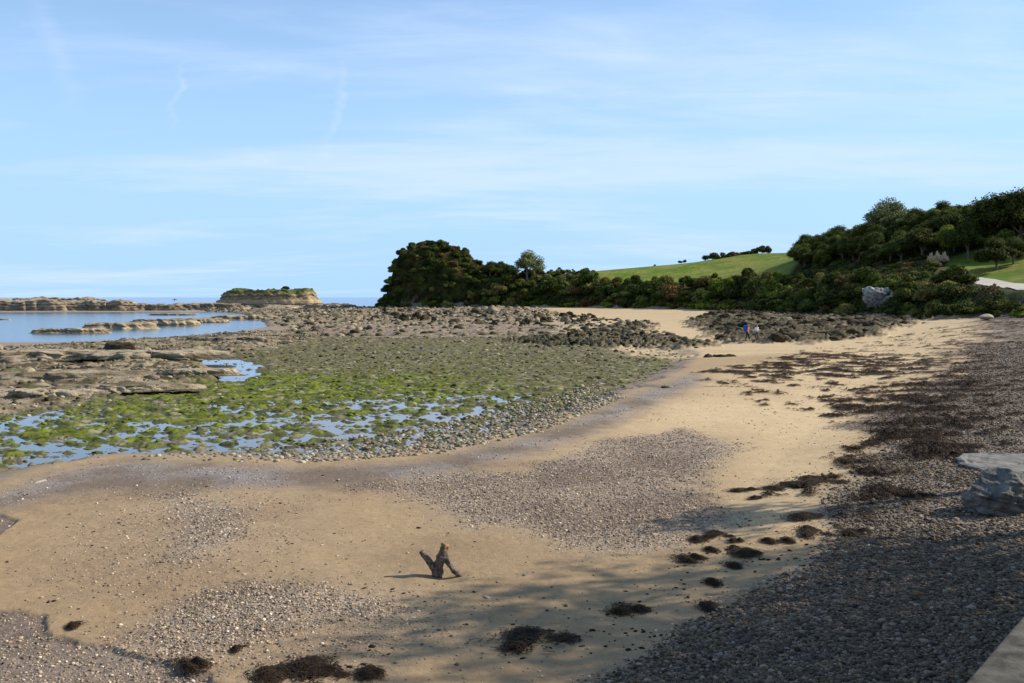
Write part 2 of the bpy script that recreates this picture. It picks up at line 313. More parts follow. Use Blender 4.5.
    lc = lerp(earth * (1 + .4 * n2)[..., None], scrub, sm((k - .35) / .3)[..., None]); gc = gc * (1 + .5 * fbm(x, y * 1.5, 1.6, 4, 107) + .25 * nf)[..., None]; gc = lerp(gc, np.array([.20, .175, .07]), (sm(-.25 + 2.2 * fbm(x, y * 2.5, 16, 4, 108)) * .6)[..., None]); lc = lerp(lc, gc, grass[..., None])
    c = lerp(c, lc * (1 + .2 * n2)[..., None], sm(k * 3 - .2)[..., None]); rough = lerp(rough, .95, k)
    z = z + k * (1 - grass) * (.4 * n1) + k * (1 - sm((k - .1) / .9)) * 1.5 * n2
    c = np.clip(c, .008, .8)
    return z, c, rough, dict(grav=gr, wrack=wr, flat=flat, algae=al, rock=rz, land=k, over=over, edge=np.clip(edge, 0, 1), bright=br, sf=sf, lg=lg, m=m, g4=g4)
def gz(x, y):
    return float(ground(np.array([x]), np.array([y]))[0][0])
def hit(px, py):
    """walk the ray of one place in the photograph down to the ground"""
    u = (px - 512) / F; v = (341.5 - py) / F; Y = np.geomspace(9, 700, 1500)
    X = u / (CP + v * SP) * Y; Z = CAMZ + (-SP + v * CP) / (CP + v * SP) * Y
    g = ground(X, Y)[0]; i = int(np.argmax(g > Z)) if (g > Z).any() else 1499
    return float(X[i]), float(Y[i]), float(g[i])

def mesh_np(name, V, Fc, mat=None, col=None, attrs=None, smooth=True):
    V = np.ascontiguousarray(V, np.float32); Fc = np.ascontiguousarray(Fc, np.int32); n, kk = Fc.shape
    me = bpy.data.meshes.new(name); me.vertices.add(len(V)); me.vertices.foreach_set('co', V.ravel())
    me.loops.add(n * kk); me.loops.foreach_set('vertex_index', Fc.ravel())
    me.polygons.add(n); me.polygons.foreach_set('loop_start', np.arange(0, n * kk, kk, dtype=np.int32))
    if smooth: me.polygons.foreach_set('use_smooth', np.ones(n, bool))
    me.update(calc_edges=True)
    if col is not None:
        a = me.color_attributes.new('Col', 'FLOAT_COLOR', 'POINT')
        a.data.foreach_set('color', np.concatenate([col, np.ones((len(col), 1))], 1).astype(np.float32).ravel())
    for k_, v_ in (attrs or {}).items():
        a = me.attributes.new(k_, 'FLOAT', 'POINT'); a.data.foreach_set('value', np.asarray(v_, np.float32))
    if mat: me.materials.append(mat)
    return me
def link(name, me, parent=None, loc=(0, 0, 0), rz=0, sc=1, **props):
    o = bpy.data.objects.new(name, me); COL.objects.link(o); o.location = loc; o.rotation_euler = (0, 0, rz)
    o.scale = (sc, sc, sc) if isinstance(sc, (int, float)) else sc
    if parent: o.parent = parent
    for k_, v_ in props.items(): o[k_] = v_
    return o
def thing(o, label, cat, group=None):
    o['label'] = label; o['category'] = cat
    if group: o['group'] = group
    return o
def copy_tree(o, parent=None):
    c = o.copy(); COL.objects.link(c); c.parent = parent
    for ch in list(o.children): copy_tree(ch, c)
    return c

# ------------------------------------------------------------------ materials
def mat_base(name, rough=.85, spec=.3):
    m = bpy.data.materials.new(name); m.use_nodes = True; nt = m.node_tree
    b = nt.nodes['Principled BSDF']; b.inputs['Roughness'].default_value = rough; b.inputs['Specular IOR Level'].default_value = spec
    return m, nt, b
def noise_mat(name, c1, c2, scale, rough=.85, bump=.3, bdist=.02, attr=False, spec=.12, detail=6, objvar=.0, trans=0, co='Object'):
    m, nt, b = mat_base(name, rough, spec); L = nt.links.new
    tc = N(nt, 'ShaderNodeTexCoord'); n = N(nt, 'ShaderNodeTexNoise', inp={'Scale': scale, 'Detail': detail, 'Roughness': .6}); L(tc.outputs[co], n.inputs[0])
    r = N(nt, 'ShaderNodeMapRange'); L(n.outputs[0], r.inputs[0]); r.inputs[1].default_value = .3; r.inputs[2].default_value = .7
    mx = N(nt, 'ShaderNodeMix', data_type='RGBA'); L(r.outputs[0], mx.inputs[0]); mx.inputs[6].default_value = (*c1, 1); mx.inputs[7].default_value = (*c2, 1)
    c = mx.outputs[2]
    if attr:
        a = N(nt, 'ShaderNodeAttribute', attribute_name='Col'); m2 = N(nt, 'ShaderNodeMix', data_type='RGBA', blend_type='MULTIPLY'); m2.inputs[0].default_value = 1
        L(c, m2.inputs[6]); L(a.outputs[0], m2.inputs[7]); c = m2.outputs[2]
    if objvar:
        oi = N(nt, 'ShaderNodeObjectInfo'); hs = N(nt, 'ShaderNodeHueSaturation'); L(c, hs.inputs['Color'])
        L(M(nt, 'ADD', M(nt, 'MULTIPLY', oi.outputs['Random'], objvar * 2), 1 - objvar), hs.inputs['Value'])
        L(M(nt, 'ADD', M(nt, 'MULTIPLY', oi.outputs['Random'], .03), .485), hs.inputs['Hue']); c = hs.outputs[0]
    L(c, b.inputs['Base Color'])
    if bump:
        bp = N(nt, 'ShaderNodeBump'); bp.inputs['Strength'].default_value = bump; bp.inputs['Distance'].default_value = bdist
        n2 = N(nt, 'ShaderNodeTexNoise', inp={'Scale': scale * 2.7, 'Detail': 5, 'Roughness': .65}); L(tc.outputs[co], n2.inputs[0])
        L(n2.outputs[0], bp.inputs['Height']); L(bp.outputs[0], b.inputs['Normal'])
    if trans:
        t = N(nt, 'ShaderNodeBsdfTranslucent'); L(c, t.inputs[0]); ms = N(nt, 'ShaderNodeMixShader'); ms.inputs[0].default_value = trans
        L(b.outputs[0], ms.inputs[1]); L(t.outputs[0], ms.inputs[2]); L(ms.outputs[0], nt.nodes['Material Output'].inputs[0])
    return m
def ground_mat():
    m, nt, b = mat_base('beach_ground', .9, .08); L = nt.links.new
    a = N(nt, 'ShaderNodeAttribute', attribute_name='Col'); g = N(nt, 'ShaderNodeAttribute', attribute_name='grav'); rr = N(nt, 'ShaderNodeAttribute', attribute_name='rough')
    tc = N(nt, 'ShaderNodeNewGeometry'); P = tc.outputs['Position']
    n1 = N(nt, 'ShaderNodeTexNoise', inp={'Scale': 38, 'Detail': 4, 'Roughness': .7}); L(P, n1.inputs[0])
    n2 = N(nt, 'ShaderNodeTexNoise', inp={'Scale': 6, 'Detail': 6, 'Roughness': .65}); L(P, n2.inputs[0])
    v = N(nt, 'ShaderNodeTexVoronoi', inp={'Scale': 22}); L(P, v.inputs[0])
    f1 = M(nt, 'ADD', .72, M(nt, 'MULTIPLY', n1.outputs[0], .32)); f2 = M(nt, 'ADD', .80, M(nt, 'MULTIPLY', n2.outputs[0], .42))
    sv = N(nt, 'ShaderNodeSeparateColor'); L(v.outputs['Color'], sv.inputs[0])
    pv = M(nt, 'ADD', .55, M(nt, 'MULTIPLY', sv.outputs[0], .9))
    f3 = M(nt, 'ADD', M(nt, 'MULTIPLY', M(nt, 'SUBTRACT', pv, 1.0), g.outputs['Fac']), 1.0)
    f = M(nt, 'MULTIPLY', M(nt, 'MULTIPLY', f1, f2), f3)
    vs = N(nt, 'ShaderNodeVectorMath', operation='SCALE'); L(a.outputs['Color'], vs.inputs[0]); L(f, vs.inputs['Scale'])
    L(vs.outputs[0], b.inputs['Base Color']); L(rr.outputs['Fac'], b.inputs['Roughness']); L(M(nt, 'MULTIPLY', M(nt, 'SUBTRACT', 1.02, rr.outputs['Fac']), .7), b.inputs['Specular IOR Level'])
    h = M(nt, 'ADD', M(nt, 'MULTIPLY', n1.outputs[0], .012), M(nt, 'MULTIPLY', n2.outputs[0], .03))
    h = M(nt, 'ADD', h, M(nt, 'MULTIPLY', M(nt, 'MULTIPLY', v.outputs['Distance'], -.5), M(nt, 'MULTIPLY', g.outputs['Fac'], .035)))
    bp = N(nt, 'ShaderNodeBump'); bp.inputs['Strength'].default_value = .8; bp.inputs['Distance'].default_value = 1
    L(h, bp.inputs['Height']); L(bp.outputs[0], b.inputs['Normal'])
    return m
def water_mat(name, colr, rough, scale, bump, bd, stretch=(1, 1, 1)):
    m, nt, b = mat_base(name, rough, .5); L = nt.links.new
    b.inputs['Base Color'].default_value = (*colr, 1); b.inputs['IOR'].default_value = 1.333
    tc = N(nt, 'ShaderNodeNewGeometry'); mp = N(nt, 'ShaderNodeMapping'); mp.inputs['Scale'].default_value = stretch; L(tc.outputs['Position'], mp.inputs[0])
    n = N(nt, 'ShaderNodeTexNoise', inp={'Scale': scale, 'Detail': 4, 'Roughness': .55}); L(mp.outputs[0], n.inputs[0])
    bp = N(nt, 'ShaderNodeBump'); bp.inputs['Strength'].default_value = bump; bp.inputs['Distance'].default_value = bd
    L(n.outputs[0], bp.inputs['Height']); L(bp.outputs[0], b.inputs['Normal'])
    return m
MG = ground_mat()
M_SEA = water_mat('sea_water', (.018, .075, .15), .12, .35, 1.0, .25, (.5, 1, 1))
M_POOL = water_mat('pool_water', (.085, .075, .07), .04, 2.5, .25, .01)
M_LAG = water_mat('lagoon_water', (.045, .075, .095), .15, 1.2, .42, .07, (.5, 1, 1))
M_PEB = noise_mat('pebble', (.75, .75, .75), (1.2, 1.2, 1.2), 30, .85, 0, attr=True, spec=.08)
M_LEAF = noise_mat('leaf', (.75, .75, .75), (1.2, 1.2, 1.2),   .5, .75, 0, attr=True, spec=.08, objvar=.18, trans=.25)
M_BARK = noise_mat('bark', (.10, .075, .055), (.20, .16, .12), 3, .9, .5, .03)
M_ROCK = noise_mat('shore_rock', (.10, .075, .045), (.34, .27, .18), 1.3, .88, .8, .12, objvar=.2)
M_ROCKD = noise_mat('weedy_rock', (.016, .011, .006), (.085, .064, .033), 2.2, .85, 1, .12, objvar=.3, spec=.1)
M_ROCKG = noise_mat('algae_rock', (.065, .085, .010), (.21, .24, .025), 5, .8, .7, .05, objvar=.35)
M_ROCKB = noise_mat('bare_stone', (.26, .215, .165), (.42, .36, .28), 6, .8, .5, .03, objvar=.35)
M_GREY = noise_mat('grey_limestone', (.04, .037, .032), (.23, .215, .185), 4.0, .8, .8, .05)
M_WHITE = noise_mat('pale_limestone', (.10, .09, .075), (.56, .51, .43), 2.0, .85, .8, .3)
M_WEED = noise_mat('dried_seaweed', (.008, .0055, .0035), (.052, .030, .014), 8, .8, 0, attr=False, spec=.12)
M_WOOD = noise_mat('weathered_wood', (.022, .016, .012), (.24, .19, .15), 22, .85, .7, .01)
M_WOODL = noise_mat('broken_wood', (.10, .06, .028), (.34, .22, .11), 14, .85, .5, .01)
M_CONC = noise_mat('old_concrete', (.035, .031, .024), (.125, .112, .088), 14, .9, .5, .01)
M_STRATA = noise_mat('rock_strata', (.8, .8, .8), (1.2, 1.2, 1.2), .5, .9, .8, .25, attr=True)
M_PATHM = noise_mat('pale_path', (.42, .37, .29), (.55, .49, .39), 1.5, .95, .3, .02)

# ------------------------------------------------------------------ terrain: one sheet, dense towards the beach that is looked at
def build_ground():
    rs = [1.5]
    while rs[-1] < 1500:
        r = rs[-1]
        st = .12 if r < 10 else (.0036 * r if r < 20 else (.0030 * r if r < 95 else (.0042 * r if r < 260 else (.006 * r if r < 480 else .03 * r))))
        rs.append(r + st)
    R_ = np.array(rs)
    a = np.concatenate([np.linspace(-180, -46, 60)[:-1], np.linspace(-46, -29.5, 90)[:-1], np.linspace(-29.5, 30.5, 900), np.linspace(30.5, 50, 90)[1:], np.linspace(50, 180, 50)[1:]])
    A, RR = np.meshgrid(np.radians(a), R_, indexing='xy')
    x = (np.sin(A) * RR).ravel(); y = (np.cos(A) * RR).ravel()
    z, c, ro, w = ground(x, y)
    nr, na = len(R_), len(a); i = np.arange(nr - 1)[:, None] * na + np.arange(na - 1)[None, :]
    Fc = np.stack([i, i + na, i + na + 1, i + 1], -1).reshape(-1, 4)
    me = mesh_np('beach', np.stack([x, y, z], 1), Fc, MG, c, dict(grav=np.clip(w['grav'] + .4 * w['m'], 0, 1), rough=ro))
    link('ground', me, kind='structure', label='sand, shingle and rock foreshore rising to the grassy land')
    print('ground verts', len(x))
build_ground()
def disc(name, P, z, mat, label):
    me = bpy.data.meshes.new(name); me.from_pydata([(a, b, 0) for a, b in P], [], [list(range(len(P)))]); me.materials.append(mat)
    link(name, me, loc=(0, 0, z), kind='structure', label=label)
disc('sea', [(-30000, 432), WY(0, 432), WY(150, 432), WY(320, 520), WY(352, 440), WY(377, 432), WY(383, 490), WY(470, 560), WY(600, 700), (400, 2500), (40000, 12000), (40000, 60000), (-40000, 60000)], SEAZ, M_SEA, 'blue open sea beyond the reef')
disc('lagoon_water', [(-700, 110), (-30, 110), WY(330, 170), WY(335, 300), WY(300, 400), WY(0, 431), (-700, 431)], SEAZ + .02, M_LAG, 'calm tidal lagoon behind the reef')
disc('tide_pool_water', [(-45, 22), (-20, 24), (-8, 26), (4, 30), (12, 42), (20, 70), (10, 88), (-20, 86), (-40, 84), (-47, 84), (-70, 60), (-75, 40)], POOLZ, M_POOL, 'shallow pools among the green weedy stones')

# ------------------------------------------------------------------ rock makers
ICO = {}
def ico(n):
    if n in ICO: return ICO[n]
    t = (1 + 5 ** .5) / 2
    v = [(-1, t, 0), (1, t, 0), (-1, -t, 0), (1, -t, 0), (0, -1, t), (0, 1, t), (0, -1, -t), (0, 1, -t), (t, 0, -1), (t, 0, 1), (-t, 0, -1), (-t, 0, 1)]
    f = [(0, 11, 5), (0, 5, 1), (0, 1, 7), (0, 7, 10), (0, 10, 11), (1, 5, 9), (5, 11, 4), (11, 10, 2), (10, 7, 6), (7, 1, 8), (3, 9, 4), (3, 4, 2), (3, 2, 6), (3, 6, 8), (3, 8, 9), (4, 9, 5), (2, 4, 11), (6, 2, 10), (8, 6, 7), (9, 8, 1)]
    v = [np.array(p) / np.linalg.norm(p) for p in v]
    for _ in range(n):
        mid = {}; nf = []
        def m_(a, b):
            k_ = (min(a, b), max(a, b))
            if k_ not in mid: p = v[a] + v[b]; v.append(p / np.linalg.norm(p)); mid[k_] = len(v) - 1
            return mid[k_]
        for a, b, c in f:
            ab, bc, ca = m_(a, b), m_(b, c), m_(c, a); nf += [(a, ab, ca), (b, bc, ab), (c, ca, bc), (ab, bc, ca)]
        f = nf
    ICO[n] = (np.array(v), np.array(f)); return ICO[n]
def n3(p, sc, s, o=4):
    return (fbm(p[:, 0] + 3.1 * p[:, 2], p[:, 1] - 1.7 * p[:, 2], sc, o, s) + fbm(p[:, 2] + 11 - 2.3 * p[:, 0], p[:, 0] + p[:, 1] * .7, sc, o, s + 7)) * .7
def rock_mesh(name, seed, mat, cuts=16, sub=3, lo=.55, rough=.06, flatz=.75):
    r = np.random.default_rng(seed); v, f = ico(sub); v = v.copy(); d = np.ones(len(v))
    for _ in range(cuts):
        n = r.normal(size=3); n /= np.linalg.norm(n); h = r.uniform(lo, .95); dt = v @ n
        d = np.where(dt > 1e-3, np.minimum(d, h / np.maximum(dt, 1e-3)), d)
    v = v * d[:, None]; v *= (1 + rough * 2.2 * n3(v * 1.0, .55, seed))[:, None]
    v *= np.array([1, r.uniform(.7, .95), flatz]); v[:, 2] += .15
    return mesh_np(name, v, f, mat, smooth=False)
def mass_mesh(name, L, Wd, H, seed, mat, steep=.25, strata=.5, ca=(.36, .29, .20), cb=(.13, .10, .07), top=None, nseg=160, tilt=0, irregular=.3, rg=1.0, tcut=.5):
    """a long outcrop: steep layered sides with an uneven top"""
    nr = 46; th = np.linspace(0, 2 * np.pi, nseg, endpoint=False); t = np.linspace(0, 1, nr)
    T, A = np.meshgrid(t, th, indexing='ij')
    ce, se_ = np.cos(A), np.sin(A); pr = 1 / (np.abs(ce) ** 2.8 + np.abs(se_) ** 2.8) ** (1 / 2.8)
    side = sm(T / .55)
    rad = np.where(T < .55, 1 - steep * (T / .55) ** 1.4, (1 - steep) * (1 - (T - .55) / .45))
    bx = ce * pr * rad * L / 2; by = se_ * pr * rad * Wd / 2
    hz = H * side
    ns = fbm(np.cos(A) * 3 + seed, np.sin(A) * 3, 1, 4, seed)
    k_ = 1 + irregular * .5 * ns
    lay = fbm(hz * 0 + seed * 1.3, hz / max(strata, .05) + .25 * ns, 1, 4, seed + 5)
    k_ = k_ + .10 * lay * (T < .6)
    bx = bx * k_; by = by * k_
    dn = np.hypot(bx, by) + .01; dd_ = (fbm(bx + hz * .5, by - hz * .3, Wd * .45, 3, seed + 31) * .26 + fbm(bx + hz, by + hz * .4, Wd * .13, 4, seed + 33) * .14) * Wd * rg * (rad > .05)
    bx = bx + bx / dn * dd_; by = by + by / dn * dd_
    hz = hz * (1 + .30 * fbm(bx, by, L * .16, 4, seed + 9) * side) + .10 * H * fbm(bx, by, L * .03 + .5, 4, seed + 10) * side + tilt * bx * side
    V = np.stack([bx.ravel(), by.ravel(), hz.ravel()], 1)
    i = np.arange(nr - 1)[:, None] * nseg + np.arange(nseg)[None, :]; j = np.arange(nr - 1)[:, None] * nseg + (np.arange(nseg)[None, :] + 1) % nseg
    Fc = np.stack([i, j, j + nseg, i + nseg], -1).reshape(-1, 4)
    q = sm(.5 + 1.2 * lay + 1.0 * fbm(bx, by + hz * 2, 2.2, 4, seed + 12)).ravel()
    c = lerp(np.array(cb), np.array(ca), q[:, None])
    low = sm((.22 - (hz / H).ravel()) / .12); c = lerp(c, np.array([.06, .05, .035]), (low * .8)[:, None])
    if top is not None:
        g = sm(((T.ravel() - tcut) / .06) + 1.2 * fbm(bx, by, 3, 3, seed + 14).ravel()); c = lerp(c, np.array(top), g[:, None])
    return mesh_np(name, V, Fc, mat, c, smooth=False)
PR = {'tan': [rock_mesh('shore_rock_mesh', 100 + i, M_ROCK) for i in range(5)], 'dark': [rock_mesh('weedy_rock_mesh', 120 + i, M_ROCKD, 12, rough=.14) for i in range(5)],
      'green': [rock_mesh('algae_stone_mesh', 140 + i, M_ROCKG, 9, 2, rough=.16, flatz=.38) for i in range(5)], 'bare': [rock_mesh('bare_stone_mesh', 160 + i, M_ROCKB, 10, 2, flatz=.5) for i in range(5)]}
def put_rock(kind, x, y, size, name, label, group=None, cat='rock', sink=.25, asp=None, z=None):
    a = asp or (random.uniform(.8, 1.35), random.uniform(.75, 1.1), random.uniform(.6, 1.0))
    z = gz(x, y) if z is None else z
    o = link(name, random.choice(PR[kind]), loc=(x, y, z - sink * size * a[2] * .5), rz=random.uniform(0, 6.28), sc=(size * a[0] / 2, size * a[1] / 2, size * a[2] / 2))
    o.rotation_euler[0] = random.uniform(-.25, .25); o.rotation_euler[1] = random.uniform(-.25, .25)
    return thing(o, label, cat, group)
def scatter(poly, n, mind=0, zp=0):
    P = np.array(poly); lo, hi = P.min(0), P.max(0); out = []
    while len(out) < n:
        q = rng.uniform(lo, hi, (n * 4, 2)); q = q[sdf(P, q[:, 0], q[:, 1]) < 0]
        for a in q:
            if mind and any((a[0] - b[0]) ** 2 + (a[1] - b[1]) ** 2 < mind * mind for b in out[-200:]): continue
            out.append(a)
            if len(out) >= n: break
    return np.array(out)

# islet
def build_islet():
    X, Y = WY(270, 520)
    o = link('rocky_islet', None, loc=(X, Y, -1.2)); thing(o, 'flat-topped rocky islet with green turf cap out past the lagoon', 'islet')
    m = mass_mesh('islet_rock', 53, 30, 9.6, 5, M_STRATA, .16, 1.1, ca=(.37, .275, .16), cb=(.12, .09, .055), top=(.085, .10, .028), nseg=260, irregular=.16, rg=.30, tcut=.40)
    link('rock_face', m, o, loc=(0, 0, 0))
    # low skirt of ledges
    link('ledge', mass_mesh('islet_skirt', 84, 44, 2.6, 15, M_STRATA, .5, .5, nseg=240), o, loc=(4, -3, 0))
    return o
ISLET = build_islet()
for i, (px, Y, L, Wd, H, lab) in enumerate([
        (20, 405, 60, 14, 4.3, 'long tan rock reef at the far left edge of the lagoon'), (100, 408, 38, 12, 3.9, 'tan rock reef next to the leftmost one, behind the lagoon'),
        (60, 420, 50, 12, 5.0, 'highest pale ridge of the reef at the far left'), (150, 412, 34, 10, 2.6, 'low dark rock reef between the left reef and the islet'), (205, 430, 40, 14, 2.8, 'low dark ledge just left of the turf-capped islet'),
        (330, 450, 26, 10, 2.6, 'low ledge reaching right from the foot of the islet'), (340, 430, 18, 8, 2.2, 'low ledge between the islet and the headland')]):
    x, y = WY(px, Y)
    o = link('rock_reef', mass_mesh('reef_mesh', L, Wd, H + .9, 200 + i, M_STRATA, .35, .6, ca=(.33, .26, .175), cb=(.11, .082, .052), irregular=.45), loc=(x, y, -1.5 ), rz=random.uniform(-.06, .06))
    thing(o, lab, 'reef')
for i, (px, py, L, Wd, H, rz, lab) in enumerate([(70, 333, 13, 3.2, 1.0, .25, 'low end of the rock spit dividing the lagoon'), (120, 329, 14, 4, 1.4, .3, 'tan rock spit dividing the lagoon near its left end'), (165, 325.5, 15, 4, 1.5, .35, 'broad middle of the tan spit dividing the lagoon'),
        (200, 322.5, 14, 4, 1.2, .3, 'right hand half of the tan spit dividing the lagoon'), (245, 319.5, 20, 6, 1.3, .3, 'end of the spit where it joins the rocky flat'), (172, 315.3, 17, 3, .9, -.12, 'thin dark flat ledge alone in the lagoon'), (4, 320, 4, 1.5, .5, 0, 'tiny dark rock at the left edge of the lagoon')]):
    x, y = W(px, py, SEAZ)
    o = link('rock_ledge', mass_mesh('ledge_mesh', L, Wd, H, 230 + i, M_STRATA, .3, .35, ca=(.40, .31, .19), cb=(.17, .125, .08), irregular=.4), loc=(x, y, SEAZ - .25), rz=rz)
    thing(o, lab, 'rock ledge')

x, y = WY(368, 402)
put_rock('tan', x, y, 9, 'sea_stack', 'squat tan rock stack at the left foot of the headland', cat='rock stack', asp=(1, .8, .75), z=-.3)
x, y = WY(374, 398)
put_rock('dark', x, y, 6, 'sea_stack', 'dark rock beside the tan stack at the headland foot', cat='rock stack', asp=(1, .8, .7), z=-.2)
for i, (px, py, L, Wd, H, rz, lab) in enumerate([(45, 357, 15, 4.5, .75, .18, 'broad tan rock ledge at the left edge, nearest the lagoon'), (150, 356, 13, 4, .6, .2, 'tan rock ledge behind the left green weed, middle of the shelf'), (60, 378, 13, 3.6, .55, .22, 'tan ledge at the left edge in the middle of the shelf'),
        (30, 396, 11, 3.0, .5, .22, 'lowest tan ledge at the left edge beside the green weed'), (120, 388, 9, 2.2, .4, .3, 'narrow tan ledge ending in the bright green weed'), (196, 374, 6, 1.6, .45, .25, 'short dark-tipped ledge beside the bright shallow pool'), (240, 341, 13, 4, .6, .1, 'tan ledge between the lagoon end and the bright pool')]):
    x, y, z = hit(px, py)
    o = link('rock_shelf', mass_mesh('shelf_mesh', L, Wd, H, 260 + i, M_STRATA, .35, .3, ca=(.34, .27, .18), cb=(.12, .095, .055), irregular=.5, rg=1.3), loc=(x, y, z - .18), rz=rz)
    thing(o, lab, 'rock ledge')
# named rocks
def at(px, py): return hit(px, py)
x, y, z = at(120, 349); put_rock('dark', x, y, 3.0, 'boulder', 'dark brown boulder standing alone on the rocky shelf by the lagoon', cat='boulder', asp=(1.3, 1, 1.0), z=z)
for px, py, s, lab in ((8, 362, 2.4, 'large tan boulder at the left edge near the lagoon'), (25, 372, 1.5, 'tan boulder right of the largest left edge boulder'), (3, 378, 1.4, 'low tan boulder at the left edge below the biggest one'), (-6, 350, 2.2, 'tan boulder just at the left edge by the water')):
    x, y, z = at(px, py); put_rock('tan', x, y, s, 'boulder', lab, cat='boulder', z=z)
x, y, z = at(719, 357); 
for dx in (-.9, .1, .9): put_rock('dark', x + dx, y + random.uniform(-.3, .3), 1.2, 'weedy_rock', 'dark weed-covered rock in the small pile on the wet sand edge', 'small dark pile by the wet sand', z=z)
x, y, z = at(664, 388); put_rock('dark', x, y, .55, 'boulder', 'dark small boulder alone at the edge of the tidal flat', cat='boulder', z=z)
put_rock('bare', x + .35, y + .1, .62, 'boulder', 'pale yellowish boulder beside the small dark one at the flat edge', cat='boulder', z=z, asp=(1, 1, 1.2))
x, y, z = at(492, 312); put_rock('tan', x, y, 8.0, 'boulder', 'tallest rugged tan rock at the foot of the headland', cat='boulder', asp=(1.2, .8, 1.1), z=z); put_rock('dark', x - 5, y - 2, 6, 'boulder', 'dark jagged rock leaning on the tallest tan one', cat='boulder', z=z)
for q in scatter(WP([(372, 317), (385, 309), (470, 309), (600, 313), (590, 318), (480, 321)], .6), 200, 1.4):
    kd = random.choice(['tan', 'dark', 'dark']); sz_ = random.uniform(1.0, 3.8); wh = ('left end', 'middle', 'right end')[int(np.searchsorted([435, 515], 512 + q[0] / q[1] * F))]
    lb = f"{'large' if sz_ > 2.4 else 'small'} jagged {'dark' if kd == 'dark' else 'tan'} rock at the {wh} of the belt below the headland"
    put_rock(kd, q[0], q[1], sz_, 'shore_rock', lb, lb.replace('rock at', 'rocks at'), asp=(random.uniform(.6, 1.3), random.uniform(.5, .9), random.uniform(.7, 1.4)))
for q in scatter(DARKBED, 290, .9):
    if sdf(LAND, q[:1], q[1:])[0] < 1.5: continue
    sz_ = random.uniform(1.1, 2.9); wh = ('left of', 'right behind', 'to the right of', 'far to the right of')[int(np.searchsorted([738, 766, 815], 512 + q[0] / q[1] * F))]
    lb = f"{'large' if sz_ > 2 else 'small'} dark weed-covered rock in the bed {wh} the two people"; put_rock('dark', q[0], q[1], sz_, 'weedy_rock', lb, lb.replace('rock in', 'rocks in'))
for q in scatter(DARKLINE, 60, .9):
    put_rock('dark', q[0], q[1], random.uniform(.6, 1.6), 'weedy_rock', 'dark low rock in the line crossing the top of the weedy flat', 'dark rocks along the top of the flat')
for q in scatter(WP([(-60, 350), (60, 348), (250, 335), (330, 330), (300, 338), (230, 350), (215, 370), (60, 395), (-60, 400)], -.2), 240, .8):
    kd = random.choice(['tan', 'tan', 'tan', 'dark']); sz_ = random.choice([.3, .45, .6, .8, 1.1]); wh = ('nearest the left edge', 'in its middle', 'towards its right end')[int(np.searchsorted([90, 190], 512 + q[0] / q[1] * F))]
    lb = f"{'large' if sz_ > .7 else 'small'} {'dark brown' if kd == 'dark' else 'tan'} rock loose on the shelf beside the lagoon, {wh}"
    put_rock(kd, q[0], q[1], sz_, 'shelf_rock', lb, lb.split(',')[0] + 's ' + wh)
for q in scatter(WP([(720, 318), (860, 316), (960, 319), (1010, 322), (960, 325), (860, 322), (760, 321)], 1.5), 26, 2):
    put_rock('tan', q[0], q[1], random.uniform(.6, 1.8), 'bank_rock', 'pale rock fallen at the foot of the bushy bank', 'pale rocks at the foot of the bank')
# algae covered stones of the flat (300 nearest as objects, the rest one mass)
Pn = scatter(ALGAE, 14000); Pn = Pn[sdf(POOLA, Pn[:, 0], Pn[:, 1]) > .3]; Pn = Pn[(Pn[:, 1] < 95) & (np.abs(Pn[:, 0]) < Pn[:, 1] * .62)]
zz, _, _, ww = ground(Pn[:, 0], Pn[:, 1]); keep = (zz > POOLZ - .045) & (rng.random(len(Pn)) < .75); Pn, zz = Pn[keep], zz[keep]; edg = ww['edge'][keep]; brt = ww['bright'][keep]
o_ = np.argsort(np.hypot(Pn[:, 0], Pn[:, 1])); Pn, zz, edg, brt = Pn[o_], zz[o_], edg[o_], brt[o_]
def merged(name, protos, pos, siz, cols, mat, asp=(.7, .35), tilt=.4, **props):
    n = len(pos); r = np.random.default_rng(len(name)); Vs, Fs, Cs, off = [], [], [], 0; pid = r.integers(0, len(protos), n)
    for k_ in range(len(protos)):
        v, f = protos[k_]; idx = np.where(pid == k_)[0]; m_ = len(idx)
        if not m_: continue
        a = r.uniform(0, 6.28, m_); s = siz[idx] / 2
        V = v[None] * np.stack([s, s * r.uniform(asp[0], 1, m_), s * r.uniform(asp[1], asp[1] + .35, m_)], 1)[:, None]
        t1 = r.uniform(-tilt, tilt, m_)[:, None]; y_, z_ = V[..., 1].copy(), V[..., 2].copy(); V[..., 1] = y_ * np.cos(t1) - z_ * np.sin(t1); V[..., 2] = y_ * np.sin(t1) + z_ * np.cos(t1)
        ca, sa = np.cos(a)[:, None], np.sin(a)[:, None]; x_, y_ = V[..., 0].copy(), V[..., 1].copy(); V[..., 0] = x_ * ca - y_ * sa; V[..., 1] = x_ * sa + y_ * ca
        V += pos[idx][:, None]; Vs.append(V.reshape(-1, 3)); Fs.append((f[None] + (off + np.arange(m_) * len(v))[:, None, None]).reshape(-1, f.shape[1])); off += m_ * len(v)
        if cols is not None: Cs.append(np.repeat(cols[idx], len(v), 0))
    me = mesh_np(name, np.concatenate(Vs), np.concatenate(Fs), mat, np.concatenate(Cs) if cols is not None else None, smooth=False)
    return link(name, me, kind='stuff', **props)
def lump(seed, sub=0, j=.22):
    r = np.random.default_rng(seed); v, f = ico(sub); return (v * (1 + r.uniform(-j, j, (len(v), 1))), f)
LUMPS = [lump(i) for i in range(7)]; LUMPS1 = [lump(20 + i, 1, .13) for i in range(5)]
